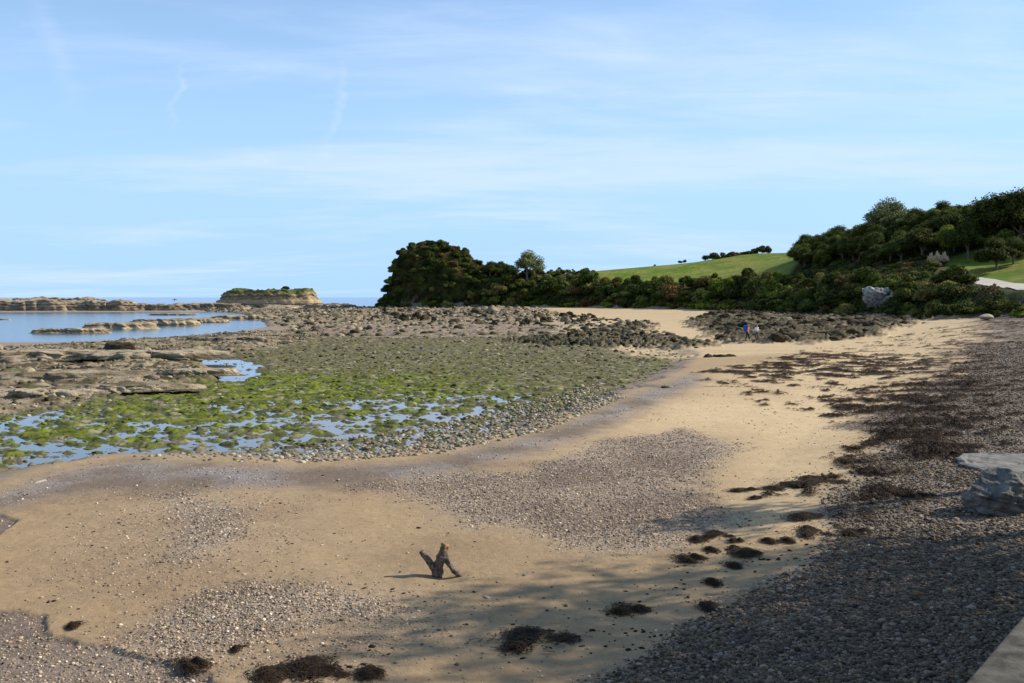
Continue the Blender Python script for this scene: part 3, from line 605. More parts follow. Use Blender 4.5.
for i in range(300):
    g = edg[i] < .35; s = random.uniform(.12, .36)
    put_rock('green' if g or random.random() < .3 else 'bare', Pn[i, 0], Pn[i, 1], s, 'beach_stone', 'low stone coated in green weed among the tide pools' if g else 'low stone on the shallow weedy rim of the tide pools',
             'weedy stones among the tide pools' if g else 'stones on the rim of the tide pools', 'stone', z=max(zz[i], POOLZ - .04))
R = slice(300, None); n = len(Pn[R]); cg = lerp(np.array([.05, .07, .010]), np.array([.19, .22, .02]), rng.random((n, 1))); co = lerp(np.array([.05, .05, .015]), np.array([.19, .17, .08]), rng.random((n, 1)))
cc = np.where((rng.random(n) < brt[R] * (1 - .75 * edg[R]))[:, None], cg, co); pale = rng.random(n) < .05 + .25 * edg[R]; cc[pale] = np.array([.36, .30, .22])
merged('weedy_cobbles', LUMPS1, np.stack([Pn[R, 0], Pn[R, 1], np.maximum(zz[R], POOLZ - .04)], 1), rng.uniform(.10, .32, n) * rng.choice([.6, 1, 1.4], n), cc, M_PEB, asp=(.45, .22), label='weed-covered cobbles of the tidal flat')
# pale bare stones along the rim of the flat
Q = scatter(WP([(60, 464), (300, 471), (440, 460), (540, 438), (625, 402), (600, 380), (500, 405), (380, 430), (200, 445)], -.2), 6500)
zq = ground(Q[:, 0], Q[:, 1])[0]; kk_ = (zq > POOLZ - .1) & (rng.random(len(Q)) < np.clip((Q[:, 0] + 12) / 10, .06, 1)); Q, zq = Q[kk_], zq[kk_]; n = len(Q)
cp = np.array([[.36, .30, .21], [.26, .21, .15], [.17, .14, .10], [.44, .39, .30], [.34, .24, .14], [.12, .13, .05]])[rng.choice(6, n, p=[.2, .25, .2, .1, .1, .15])] * rng.uniform(.7, 1.1, (n, 1))
merged('rim_cobbles', LUMPS, np.stack([Q[:, 0], Q[:, 1], np.maximum(zq, POOLZ - .03)], 1), rng.uniform(.06, .26, n), cp, M_PEB, label='pale cobbles along the rim of the tidal flat')

# ------------------------------------------------------------------ pebbles of the shingle (one mass), and loose stones on the sand
def pebbles():
    n = 760000; u = rng.random(n); r = 11.3 * (95 / 11.3) ** (u ** 1.2); a = np.radians(rng.uniform(-29.5, 31, n)); x = r * np.sin(a); y = r * np.cos(a)
    pz, c, ro, w = [], [], [], {}
    z, _, _, w = ground(x, y)
    dens = w['grav'] ** 1.5; dens = np.maximum(dens, .013 * (1 - w['flat'])) * (1 - .8 * w['wrack']) * (1 - w['land']) * (1 - w['algae'])
    k_ = rng.random(n) < dens * .50; x, y, z, r = x[k_], y[k_], z[k_], r[k_]; g = w['grav'][k_]; n = len(x)
    pal = np.array([[.38, .34, .30], [.24, .22, .20], [.15, .14, .14], [.52, .49, .45], [.24, .195, .15], [.29, .24, .18], [.10, .085, .075], [.33, .20, .13], [.45, .38, .28]])
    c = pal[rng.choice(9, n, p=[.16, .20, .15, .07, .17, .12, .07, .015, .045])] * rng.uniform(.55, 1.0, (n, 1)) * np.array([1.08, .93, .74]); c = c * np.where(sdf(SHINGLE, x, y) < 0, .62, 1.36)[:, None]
    s = np.exp(rng.normal(math.log(.034), .42, n)) * (1 + .45 * (r - 12) / 25); s = np.where((rng.random(n) < .008) & (sdf(SHINGLE, x, y) < 0), s * 2.2, s); s = np.clip(s, .014, .14)
    right = sdf(SHINGLE, x, y) < 0; s = np.where(right, s * 1.2, np.minimum(s * .82, .085))
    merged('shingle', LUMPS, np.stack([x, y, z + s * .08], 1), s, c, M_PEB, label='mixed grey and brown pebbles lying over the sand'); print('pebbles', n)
pebbles()
for i, (px, py, s) in enumerate([(395, 601, .12), (488, 598, .14), (244, 575, .12), (153, 626, .12), (690, 560, .12), (820, 620, .14), (720, 655, .16), (740, 648, .13), (905, 625, .15), (935, 532, .12), (560, 486, .12), (140, 549, .1), (40, 482, .42)]):
    x, y, z = at(px, py); labs = ['lone pale stone on the sand in front of the driftwood', 'pale flat stone right of the driftwood foot', 'pale stone left of the driftwood on bare sand', 'white stone beside the small weed scrap at lower left', 'pale stone beside the seaweed tufts in the shade',
        'pale stone on the shaded shingle, right', 'brown stone on the shaded shingle', 'pale stone next to the brown one on the shingle', 'stone lying in the shadow streaks at right', 'pale stone below the big grey boulder', 'stone on the central pebble patch', 'small stone on the sand at left', 'long pale stone on the wet mud at left']
    put_rock('bare', x, y, s, 'stone', labs[i], cat='stone', z=z, asp=(1.6, .7, .5) if i == 12 else (1.2, .9, .7))
# dark weedy scraps spread on the sand
def scraps():
    n = 26000; r = 12 * (75 / 12) ** rng.random(n); a = np.radians(rng.uniform(-29, 31, n)); x = r * np.sin(a); y = r * np.cos(a); z, _, _, w = ground(x, y)
    cl = sm(.25 + 2.2 * fbm(x, y, 2.5, 3, 300)); d = (1 - w['flat']) * (1 - w['land']) * cl * (.10 + .5 * sm((x - (.22 * y - 4)) / 5)); k_ = rng.random(n) < d * .6
    x, y, z = x[k_], y[k_], z[k_]; n = len(x)
    merged('seaweed_scraps', LUMPS, np.stack([x, y, z + .005], 1), np.minimum(np.exp(rng.normal(math.log(.055), .5, n)), .12), None, M_WEED, asp=(.3, .15), label='small dark scraps of dried weed on the sand')
scraps()

def rubble():
    pos, siz, cols = [], [], []
    for poly, n, lo, hi, dk in ((ROCKZ, 17000, .08, .42, .5), (ROCKFAR, 7000, .3, 1.8, .62), (DARKBED, 1400, .3, 1.1, 1.0), (DARKLINE, 900, .3, .9, 1.0), (ALGAE, 1300, .25, .6, .8)):
        q = scatter(poly, n); 
        if dk == .8: q = q[q[:, 1] > 80]
        z, _, _, w = ground(q[:, 0], q[:, 1]); k_ = (w['land'] < .1) & (w['lg'] > 0) & (fbm(q[:, 0] * .5, q[:, 1], 6, 3, 333) > -.22); q, z = q[k_], z[k_]; m_ = len(q)
        pos.append(np.stack([q[:, 0], q[:, 1], z], 1)); siz.append(lo * (hi / lo) ** rng.random(m_) ** 1.3)
        t = rng.random((m_, 1)); c = np.where(rng.random((m_, 1)) < dk, lerp(np.array([.025, .02, .012]), np.array([.10, .085, .045]), t), lerp(np.array([.15, .115, .07]), np.array([.38, .30, .19]), t)); cols.append(c)
    merged('rock_rubble', LUMPS1, np.concatenate(pos), np.concatenate(siz), np.concatenate(cols), M_PEB, asp=(.6, .4), label='loose broken rubble between the shore rocks')
rubble()

# ------------------------------------------------------------------ seaweed heaps
def weed_mesh(name, seed, nrib, hgt=.16, lobes=5):
    r = np.random.default_rng(seed); cx = r.normal(0, .22, lobes); cy = r.normal(0, .22, lobes); rad = r.uniform(.14, .3, lobes)
    def H(x, y): return sum(hgt * np.exp(-((x - cx[i]) ** 2 + (y - cy[i]) ** 2) / rad[i] ** 2 * 1.5) for i in range(lobes)) * .55
    # mat
    g = 30; t = np.linspace(-.75, .75, g); X, Y = np.meshgrid(t, t); Hh = H(X, Y)
    z = Hh * (1.25 + .5 * fbm(X + seed, Y, .3, 3, seed)) - .075
    i = np.arange(g - 1)[:, None] * g + np.arange(g - 1)[None, :]; Fm = np.stack([i, i + 1, i + g + 1, i + g], -1).reshape(-1, 4)
    Fm = Fm[(Hh.ravel()[Fm].min(1) > .045)]; Vm = np.stack([X.ravel(), Y.ravel(), z.ravel()], 1)
    k_ = r.integers(0, lobes, nrib); x0 = cx[k_] + r.normal(0, 1, nrib) * rad[k_] * .75; y0 = cy[k_] + r.normal(0, 1, nrib) * rad[k_] * .75
    an = r.uniform(0, 6.28, nrib); ln = r.uniform(.08, .32, nrib); wd = r.uniform(.006, .022, nrib); cu = r.normal(0, 1.6, nrib); lift = r.uniform(.0, .05, nrib)
    V = []; ns = 5
    for s in range(ns):
        u = s / (ns - 1); aa = an + cu * u; x0s = x0 + np.cos(aa) * ln * (u - .5); y0s = y0 + np.sin(aa) * ln * (u - .5)
        zz_ = np.maximum(H(x0s, y0s), 0) + .005 + lift * np.sin(u * 3.14) + r.uniform(0, .02, nrib); w_ = wd * (1 - .5 * u)
        V.append(np.stack([x0s - np.sin(aa) * w_, y0s + np.cos(aa) * w_, zz_], 1)); V.append(np.stack([x0s + np.sin(aa) * w_, y0s - np.cos(aa) * w_, zz_ + r.uniform(-.01, .01, nrib)], 1))
    V = np.stack(V, 1); b = len(Vm) + np.arange(nrib)[:, None] * (2 * ns)
    Fr = np.concatenate([b + np.array([[2 * s, 2 * s + 1, 2 * s + 3, 2 * s + 2]]) for s in range(ns - 1)])
    return np.concatenate([Vm, V.reshape(-1, 3)]), np.concatenate([Fm, Fr])
WEEDP = [mesh_np('seaweed_heap_mesh', *weed_mesh('w', 400 + i, 520, .2, 6), M_WEED, smooth=False) for i in range(5)]
WL = [(533, 637, 1.0, .42, .45, 'largest black seaweed heap in the foreground, pointed at its lower left'), (518, 648, .35, .15, .7, 'thin tail end below the largest foreground seaweed heap'), (635, 610, .62, .26, .1, 'oval black seaweed heap right of the largest foreground one'),
      (300, 668, .95, .3, .12, 'long black seaweed mat at the bottom edge of the beach'), (268, 677, .7, .26, -.1, 'left end of the long seaweed mat at the bottom edge'), (330, 672, .5, .2, 0, 'right end of the long seaweed mat at the bottom edge'), (374, 677, .42, .26, .3, 'round black seaweed clump right of the long bottom mat'),
      (195, 664, .36, .3, .8, 'black seaweed clump left of the long bottom mat'), (235, 650, .2, .12, 0, 'tiny dark weed scrap above the bottom left clump'), (72, 628, .28, .16, .1, 'small spiky seaweed scrap on the sand by the left scarp'), (718, 535, .62, .3, 0, 'seaweed tuft at the shadow edge, furthest of its cluster'),
      (702, 541, .4, .26, .3, 'small seaweed tuft left of the shadow edge one'), (738, 541, .3, .16, 0, 'small seaweed tuft in the middle of the shaded cluster'), (766, 542, .45, .2, 0, 'flat seaweed tuft right of the shaded cluster'), (787, 542, .4, .2, 0, 'flat seaweed tuft beside the shingle edge'), (738, 550, .4, .3, .2, 'rounded seaweed tuft below the cluster middle'),
      (752, 556, .6, .35, 0, 'dark seaweed tuft at the lower right of the cluster'), (692, 558, .55, .3, .5, 'seaweed tuft at the lower left of the shaded cluster'), (709, 551, .4, .2, .2, 'small ragged tuft among the shaded cluster'), (733, 567, .4, .2, 0, 'seaweed tuft on the sand below the cluster'), (813, 532, .6, .5, 0, 'brown bushy seaweed tuft on the shingle edge'),
      (812, 518, .9, .34, .1, 'long brown seaweed heap on the sand shingle border'), (748, 490, .8, .2, .25, 'curved seaweed tail at the left tip of the wrack line'), (770, 489, .9, .26, 0, 'seaweed heap along the left part of the wrack line'), (792, 486, .9, .36, .1, 'dark seaweed heap in the middle of the wrack line'), (818, 481, 1.3, .6, .2, 'largest seaweed heap of the wrack line'),
      (758, 499, .4, .16, .3, 'small scrap just under the wrack line tip'), (860, 532, .7, .3, .2, 'seaweed scrap on the shingle'), (710, 583, .4, .2, .1, 'faint weed scrap on shaded sand'), (708, 609, .4, .25, 0, 'weed scrap at the edge of shaded shingle')]
for i, (px, py, a, b, rz, lab) in enumerate(WL):
    x, y, z = at(px, py); o = link('seaweed_heap', WEEDP[i % 5], loc=(x, y, z + .01), rz=rz, sc=(a * .95, b * 2.2, .18 + .34 * b)); thing(o, lab, 'seaweed')
LW = [weed_mesh('w', 450 + i, 46, .2, 3) for i in range(4)]
def thin_wrack():
    n = 60000; r = 17 * (130 / 17) ** rng.random(n); a = np.radians(rng.uniform(5, 31, n)); x = r * np.sin(a); y = r * np.cos(a); z, _, _, w = ground(x, y)
    k_ = rng.random(n) < w['wrack'] ** 1.0 * .8; x, y, z = x[k_], y[k_], z[k_]; n = len(x); print('wrack', n)
    m = []
    for v, f in LW:
        keepf = (f >= 900).all(1); f2 = f[keepf] - 900; m.append((v[900:] * np.array([1, 1, 1.2]), f2))
    merged('seaweed_wrack', m, np.stack([x, y, z - .01], 1), np.exp(rng.normal(math.log(.75), .4, n)), None, M_WEED, asp=(.5, .45), tilt=.1, label='brown strandline seaweed strewn over the shingle')
thin_wrack()

# ------------------------------------------------------------------ driftwood stump
def tube(pts, rads, seg=14, seed=0, rough=.15):
    pts = np.array(pts, float); P = []; Rr = []
    for i in range(len(pts) - 1):
        for s in np.linspace(0, 1, 9)[:-1]: P.append(lerp(pts[i], pts[i + 1], s)); Rr.append(lerp(rads[i], rads[i + 1], s))
    P.append(pts[-1]); Rr.append(rads[-1]); P = np.array(P)
    for _ in range(2): P[1:-1] = (P[:-2] + 2 * P[1:-1] + P[2:]) / 4
    T = np.gradient(P, axis=0); T /= np.linalg.norm(T, axis=1)[:, None]; up = np.array([0.13, 1, .21]); A = np.cross(T, up); A /= np.linalg.norm(A, axis=1)[:, None]; B = np.cross(T, A)
    th = np.linspace(0, 2 * np.pi, seg, endpoint=False); V = []
    for i in range(len(P)):
        k_ = 1 + rough * fbm(np.cos(th) * 1.8 + seed, np.sin(th) * 1.8 + i * .13, .8, 3, seed) * 2
        V.append(P[i] + (np.cos(th) * k_)[:, None] * A[i] * Rr[i] + (np.sin(th) * k_)[:, None] * B[i] * Rr[i])
    n = len(P); V = np.concatenate(V + [P[:1], P[-1:]]); i = np.arange(n - 1)[:, None] * seg + np.arange(seg)[None]; j = np.arange(n - 1)[:, None] * seg + (np.arange(seg)[None] + 1) % seg
    Fc = np.stack([i, j, j + seg, i + seg], -1).reshape(-1, 4).tolist(); e = (n - 1) * seg
    for s in range(seg): Fc.append([n * seg, (s + 1) % seg, s, s]); Fc.append([n * seg + 1, e + s, e + (s + 1) % seg, e + (s + 1) % seg])
    return V, np.array([f for f in Fc if len(set(f)) == 4]), [f[:3] for f in Fc if len(set(f)) < 4]
def tubes_mesh(name, lst, mat, smooth=True):
    vs, fs = [], []; off = 0
    for V, Fq, Ft in lst:
        vs += V.tolist(); fs += [[a + off for a in f] for f in Fq.tolist()] + [[a + off for a in f] for f in Ft]; off += len(V)
    me = bpy.data.meshes.new(name); me.from_pydata(vs, [], fs); me.materials.append(mat)
    if smooth: me.polygons.foreach_set('use_smooth', [True] * len(me.polygons))
    me.update(); return me
def driftwood():
    x, y, z = at(440, 577); u = y / F * 1.03
    o = link('driftwood', None, loc=(x, y, z)); thing(o, 'forked grey driftwood stump standing on the sand', 'driftwood')
    link('forked_limb', tubes_mesh('limb', [tube([(-.2 * u * 20, 0, 24 * u), (-9 * u - .07, .02, 13 * u), (-3 * u, 0, 3 * u), (-1 * u, 0, -4 * u)][0:0] + [(-19 * u, .03, 25 * u), (-12 * u, .02, 17 * u), (-5 * u, 0, 7 * u), (-3.5 * u, 0, -5 * u)], [2.3 * u, 3.1 * u, 3.9 * u, 3.1 * u], seed=3, rough=.2)], M_WOOD), o)
    link('stump', tubes_mesh('stump', [tube([(4 * u, .02, 27 * u), (2.5 * u, .01, 20 * u), (-1 * u, 0, 12 * u), (.5 * u, 0, 4 * u), (1.5 * u, 0, -5 * u)], [3.4 * u, 5.2 * u, 4.4 * u, 3.0 * u, 3.0 * u], seed=5, rough=.35),
         tube([(-1.5 * u, -.04, 21 * u), (-3 * u, -.05, 12 * u), (-2 * u, -.03, 0), (-2 * u, -.03, -4 * u)], [2.0 * u, 1.6 * u, 1.8 * u, 1.6 * u], seed=6, rough=.3)], M_WOOD), o)
    link('broken_top', tubes_mesh('top', [tube([(3 * u, .02, 25 * u), (4.5 * u, .02, 29 * u), (2.2 * u, .02, 33.5 * u)], [4.0 * u, 3.6 * u, 1.2 * u], seed=8, rough=.4), tube([(5 * u, .03, 25 * u), (7.5 * u, .03, 30 * u)], [3 * u, 1.5 * u], seed=9, rough=.4)], M_WOODL), o)
    link('root', tubes_mesh('root', [tube([(5 * u, .02, 22 * u), (8 * u, -.02, 15 * u), (13 * u, -.06, 8 * u), (19 * u, -.08, 2.5 * u), (22 * u, -.08, 1.0 * u)], [2.9 * u, 2.7 * u, 2.4 * u, 2.7 * u, 1.2 * u], seed=11, rough=.25)], M_WOOD), o)
    link('twig', tubes_mesh('twig', [tube([(21 * u, -.08, 1.5 * u), (27 * u, -.06, 1.5 * u), (32 * u, -.08, 1.2 * u)], [.6 * u, .5 * u, 1.1 * u], seed=12)], M_WOOD), o)
driftwood()

# ------------------------------------------------------------------ grey boulder and slab at the right edge, parapet, promenade
def edge_rocks():
    x, y, z = at(998, 512)
    v, f = ico(5)
    def big(seed, a, cuts=10, lo=.72):
        r = np.random.default_rng(seed); V = v.copy(); d = np.ones(len(V))
        for _ in range(cuts):
            n = r.normal(size=3); n /= np.linalg.norm(n); h = r.uniform(lo, .95); dt = V @ n; d = np.where(dt > 1e-3, np.minimum(d, h / np.maximum(dt, 1e-3)), d)
        V = V * d[:, None] * (1 + .22 * n3(V, .7, seed, 5) + .03 * n3(V, .12, seed + 4, 3))[:, None] * np.array(a); return mesh_np('boulder_mesh', V, f, M_GREY)
    o = link('boulder', big(71, (.95, .72, .66)), loc=(x + .22, y + .25, z + .24), rz=.3); thing(o, 'smooth grey limestone boulder at the right edge of the beach', 'boulder')
    V = v.copy(); V[:, 2] = np.clip(V[:, 2], -1, .30 + .12 * n3(v, .5, 88, 4)); V = V * (1 + .22 * n3(V, .8, 77, 5)[:, None]) * np.array([1.6, 2.5, .55])
    o = link('rock_slab', mesh_np('slab_mesh', V, f, noise_mat('pale_slab', (.11, .105, .09), (.235, .22, .19), 3, .9, .5, .03)), loc=(x + 3.7, y + 4.9, gz(x + 3.7, y + 4.9) - .13), rz=.4); o.rotation_euler = (0.0, -.07, .4); thing(o, 'flat pale grey rock slab above the boulders at the right edge', 'rock slab')
edge_rocks()
def box_mesh(name, pts, z0, z1, mat, bev=.0):
    """prism over a ground polygon"""
    import bmesh
    bm = bmesh.new(); a = [bm.verts.new((p[0], p[1], z0)) for p in pts]; b = [bm.verts.new((p[0], p[1], z1)) for p in pts]; n = len(pts)
    bm.faces.new(a[::-1]); bm.faces.new(b)
    for i in range(n): bm.faces.new((a[i], a[(i + 1) % n], b[(i + 1) % n], b[i]))
    if bev: bmesh.ops.bevel(bm, geom=[e for e in bm.edges], offset=bev, segments=3, affect='EDGES', profile=.6)
    bmesh.ops.recalc_face_normals(bm, faces=bm.faces)
    me = bpy.data.meshes.new(name); bm.to_mesh(me); bm.free(); me.materials.append(mat); return me
def strip(p0, p1, off0, off1):
    d = Vector((p1[0] - p0[0], p1[1] - p0[1])).normalized(); n = Vector((d.y, -d.x))
    return [(p0[0] + n.x * off0, p0[1] + n.y * off0), (p1[0] + n.x * off0, p1[1] + n.y * off0), (p1[0] + n.x * off1, p1[1] + n.y * off1), (p0[0] + n.x * off1, p0[1] + n.y * off1)]
E0 = W(963, 683, 3.85); E1 = W(1024, 613, 3.85); dE = Vector((E1[0] - E0[0], E1[1] - E0[1])).normalized()
A0 = (E0[0] - dE.x * 9, E0[1] - dE.y * 9); A1 = (E0[0] + dE.x * 14, E0[1] + dE.y * 14)
par = link('parapet_wall', None); thing(par, 'weathered stone parapet cutting the lower right corner', 'wall')
link('wall_body', box_mesh('wall', strip(A0, A1, .05, .40), -1.0, 3.70, M_CONC, .01), par)
for i in range(8):
    q0 = (A0[0] + dE.x * (i * 2.875 + .004), A0[1] + dE.y * (i * 2.875 + .004)); q1 = (A0[0] + dE.x * ((i + 1) * 2.875 - .004), A0[1] + dE.y * ((i + 1) * 2.875 - .004))
    link('coping_stone', box_mesh('coping', strip(q0, q1, 0, .45), 3.703, 3.85, M_CONC, .018), par)
link('promenade', box_mesh('promenade', strip(A0, A1, .403, 4.5), 1.0, 3.4, M_CONC), kind='structure', label='paved walk behind the parapet')

# ------------------------------------------------------------------ footpath draped on the slope
def footpath():
    P = np.array(PATH); V = []; 
    for i in range(len(P) - 1):
        for s in np.linspace(0, 1, 9)[:-1]: V.append(lerp(P[i], P[i + 1], s))
    V = np.array(V); T = np.gradient(V, axis=0); T /= np.linalg.norm(T, axis=1)[:, None]; Nn = np.stack([T[:, 1], -T[:, 0]], 1); cols_ = []
    for o_ in np.linspace(-1.9, 1.9, 7): q = V + Nn * o_; cols_.append(np.stack([q[:, 0], q[:, 1], ground(q[:, 0], q[:, 1])[0] + .10], 1))
    m_, n_ = len(cols_), len(V); VV = np.concatenate(cols_); i = np.arange(m_ - 1)[:, None] * n_ + np.arange(n_ - 1)[None]
    link('footpath', mesh_np('path', VV, np.stack([i, i + n_, i + n_ + 1, i + 1], -1).reshape(-1, 4), M_PATHM), kind='structure', label='pale footpath curving over the lawn')
footpath()

# ------------------------------------------------------------------ plants
def crown_mesh(name, lobes, n, leaf, ca, cb, seed, core=.86, fill=.25, sky=.0, cc=None):
    """many small leaf faces through the volume of several lobes (x,y,z,rx,ry,rz)"""
    r = np.random.default_rng(seed); lobes = np.array(lobes, float); a = (lobes[:, 3] * lobes[:, 4] + lobes[:, 4] * lobes[:, 5]) ; pk = r.choice(len(lobes), n, p=a / a.sum())
    d = r.normal(size=(n, 3)); d /= np.linalg.norm(d, axis=1)[:, None]
    rr = np.where(r.random(n) < fill, r.uniform(.5, 1, n), r.uniform(.84, 1.14, n))
    bump = 1 + .48 * n3(d * 2.2 + pk[:, None] * 3.7, 1.0, seed, 3)
    P = lobes[pk, :3] + d * (rr * bump)[:, None] * lobes[pk, 3:6]
    keep = P[:, 2] > .02
    if sky: keep &= n3(P * .9, 1.3, seed + 2, 3) > -sky
    P, d, pk = P[keep], d[keep], pk[keep]; n = len(P)
    u = d + r.normal(0, .55, (n, 3)); u /= np.linalg.norm(u, axis=1)[:, None]
    a1 = np.cross(u, r.normal(size=(n, 3))); a1 /= np.linalg.norm(a1, axis=1)[:, None]; a2 = np.cross(u, a1); s = leaf * r.uniform(.5, 1.3, n)[:, None]
    V = np.stack([P - a1 * s, P + a2 * s * .5, P + a1 * s, P - a2 * s * .55], 1).reshape(-1, 3); Fc = np.arange(4 * n).reshape(-1, 4)
    t = np.clip(.42 + 1.3 * n3(P, 1.3, seed + 5, 3) + r.normal(0, .22, n), 0, 1); C = lerp(np.array(ca), np.array(cb), t[:, None])
    if cc is not None: q = r.random(n) < cc[1] * np.clip(.5 + 2.4 * n3(P, 2.2, seed + 8, 2), 0, 1) * 2; C[q] = np.array(cc[0]) * r.uniform(.7, 1.2, (q.sum(), 1))
    C = np.repeat(C, 4, 0)
    if core:
        v, f = ico(2); 
        for lb in lobes:
            q = v * (1 + .25 * n3(v * 1.3, .8, seed + 3, 3))[:, None] * lb[3:6] * core * .88 + lb[:3]; q[:, 2] = np.maximum(q[:, 2], -.1)
            Fc = np.concatenate([Fc, np.concatenate([f, f[:, 2:]], 1) + len(V)]); V = np.concatenate([V, q]); C = np.concatenate([C, np.repeat(np.array([ca]) * .9, len(v), 0)])
    q = Fc[:, 2] != Fc[:, 3]
    me = bpy.data.meshes.new(name); fl = [list(map(int, x_)) for x_ in Fc[q]] + [list(map(int, x_[:3])) for x_ in Fc[~q]]
    me.from_pydata(V.tolist(), [], fl); a_ = me.color_attributes.new('Col', 'FLOAT_COLOR', 'POINT'); a_.data.foreach_set('color', np.concatenate([C, np.ones((len(C), 1))], 1).astype(np.float32).ravel())
    me.materials.append(M_LEAF); return me
def rlobes(seed, n, R, H, z0=.4, sq=.6):
    r = np.random.default_rng(seed); out = []; n = int(n * 1.7)
    for i in range(n):
        a = r.uniform(0, 6.28); q = r.uniform(0, .82) * R; s = r.uniform(.22, .50) * R
        zc = r.uniform(z0, .86) * H * (1 - .35 * (q / R)); out.append((math.cos(a) * q, math.sin(a) * q, zc, s, s * r.uniform(.8, 1.1), s * sq * r.uniform(.8, 1.2)))
    return out
DG = ((.020, .034, .008), (.135, .145, .026)); MGc = ((.045, .065, .012), (.21, .235, .038)); OL = ((.07, .068, .018), (.32, .27, .07)); RB = ((.07, .042, .018), (.29, .155, .06)); YG = ((.08, .11, .012), (.30, .33, .045)); GY = ((.10, .12, .045), (.26, .27, .11))
def bush(seed, R, H, c, n=4400, leaf=.165, cc=None):
    return crown_mesh('bush_mesh', rlobes(seed, 7, R, H, .3), n, leaf, c[0], c[1], seed, cc=cc)
BUSH = {'dark green': [bush(500 + i, 2.2, 2.8, DG) for i in range(4)], 'mid green': [bush(510 + i, 2.0, 2.5, MGc, cc=((.13, .12, .04), .12)) for i in range(3)],
        'olive': [bush(520 + i, 2.0, 2.0, OL) for i in range(2)], 'rusty brown': [bush(530 + i, 2.1, 1.6, RB, cc=((.06, .08, .02), .3)) for i in range(2)], 'yellow green': [bush(540, 1.8, 2.6, YG)]}
def trunk_mesh(name, h, r0, limbs, seed):
    r = np.random.default_rng(seed); l = [tube([(0, 0, -.4), (.05 * h * r.normal(), .05 * h * r.normal(), h * .5), (.06 * h * r.normal(), .06 * h * r.normal(), h)], [r0, r0 * .75, r0 * .4], seed=seed)]
    for (x, y, z, s) in limbs: l.append(tube([(0, 0, h * .35), (x * .4, y * .4, lerp(h * .4, z, .55)), (x, y, z)], [r0 * .5, r0 * .35, r0 * .12], 8, seed=seed + 1))
    return tubes_mesh(name, l, M_BARK)
def tree(name, seed, R, H, c, n=12000, leaf=.19, lobes=11, sky=0, z0=.45, core=.8, sq=.6, fill=.3):
    lb = rlobes(seed, lobes, R, H, z0, sq)
    return (trunk_mesh('trunk_mesh', H * .62, .035 * H, [(q[0], q[1], q[2], 1) for q in lb[:6]], seed), crown_mesh('crown_mesh', lb, n, leaf, c[0], c[1], seed, core=core, sky=sky, fill=fill))
TREE = {'dark evergreen': [tree('t', 600 + i, 4.6, 8.5, DG) for i in range(4)], 'mid green': [tree('t', 610 + i, 4.2, 7.5, MGc) for i in range(2)], 'airy grey-green': [tree('t', 620 + i, 4.4, 9, GY, 9500, .22, 15, .16, .5, 0, .6, .6) for i in range(2)], 'yellow green': [tree('t', 630, 4.2, 6, YG)],
        'flat-topped pine': [tree('t', 640, 5.2, 9.5, DG, 9000, .22, 10, .2, .5, .7, .42)]}
HW = list(HW_ for HW_ in [])
def put_bush(kind, x, y, s, label, group, sz=1.0, name='bush', cat='bush'):
    s2 = s * random.uniform(.75, 1.35); o = link(name, random.choice(BUSH[kind]), loc=(x, y, gz(x, y) - .25 * s), rz=random.uniform(0, 6.28), sc=(s2, s * random.uniform(.85, 1.2), s * sz * random.uniform(.75, 1.35))); return thing(o, label, cat, group)
def put_tree(kind, x, y, s, label, group=None, sz=1.0, i=None, name='tree'):
    tr, cr = TREE[kind][i if i is not None else random.randrange(len(TREE[kind]))]
    o = link(name, None, loc=(x, y, gz(x, y) - .2), rz=random.uniform(0, 6.28), sc=(s, s, s * sz)); link('trunk', tr, o); link('crown', cr, o); return thing(o, label, 'tree', group)
def spread(poly, mind, tries=4000):
    P = np.array(poly); lo, hi = P.min(0), P.max(0); q = rng.uniform(lo, hi, (tries, 2)); q = q[sdf(P, q[:, 0], q[:, 1]) < 0]; out = np.zeros((0, 2))
    for a in q:
        if len(out) == 0 or ((out - a) ** 2).sum(1).min() > mind * mind: out = np.concatenate([out, [a]])
    return out
# headland
HEAD = [WY(378, 402), WY(430, 391), WY(480, 384), WY(520, 377), WY(535, 396), WY(500, 424), WY(440, 432), WY(400, 430), WY(386, 420)]
def spread3(poly, mind, tries, zf=1.0):
    P = np.array(poly); lo, hi = P.min(0), P.max(0); q = rng.uniform(lo, hi, (tries, 2)); q = q[sdf(P, q[:, 0], q[:, 1]) < 0]; z = ground(q[:, 0], q[:, 1])[0]; q = np.concatenate([q, z[:, None]], 1); out = q[:1]
    for a in q[1:]:
        if ((out - a) ** 2).sum(1).min() > mind * mind: out = np.concatenate([out, [a]])
    return out
for q in spread3(HEAD, 4.5, 5000):
    if q[1] > 420 and q[2] < 20: continue
    q = q[:2]
    px = 512 + q[0] / q[1] * F; z = gz(*q); top = q[1] > 403
    k_ = random.choices(['dark green', 'mid green', 'olive', 'rusty brown', 'yellow green'], [5, 2.2, 2, 6 if (top and 415 < px < 480) else .5, 1.6 if 455 < px < 490 else .3])[0]
    put_bush(k_, q[0], q[1], random.uniform(.8, 1.4), f'{k_} bush ' + ('on the top' if top else 'on the seaward slope') + ' of the rounded headland', f'{k_} bushes ' + ('on the top' if top else 'on the slope') + ' of the headland')
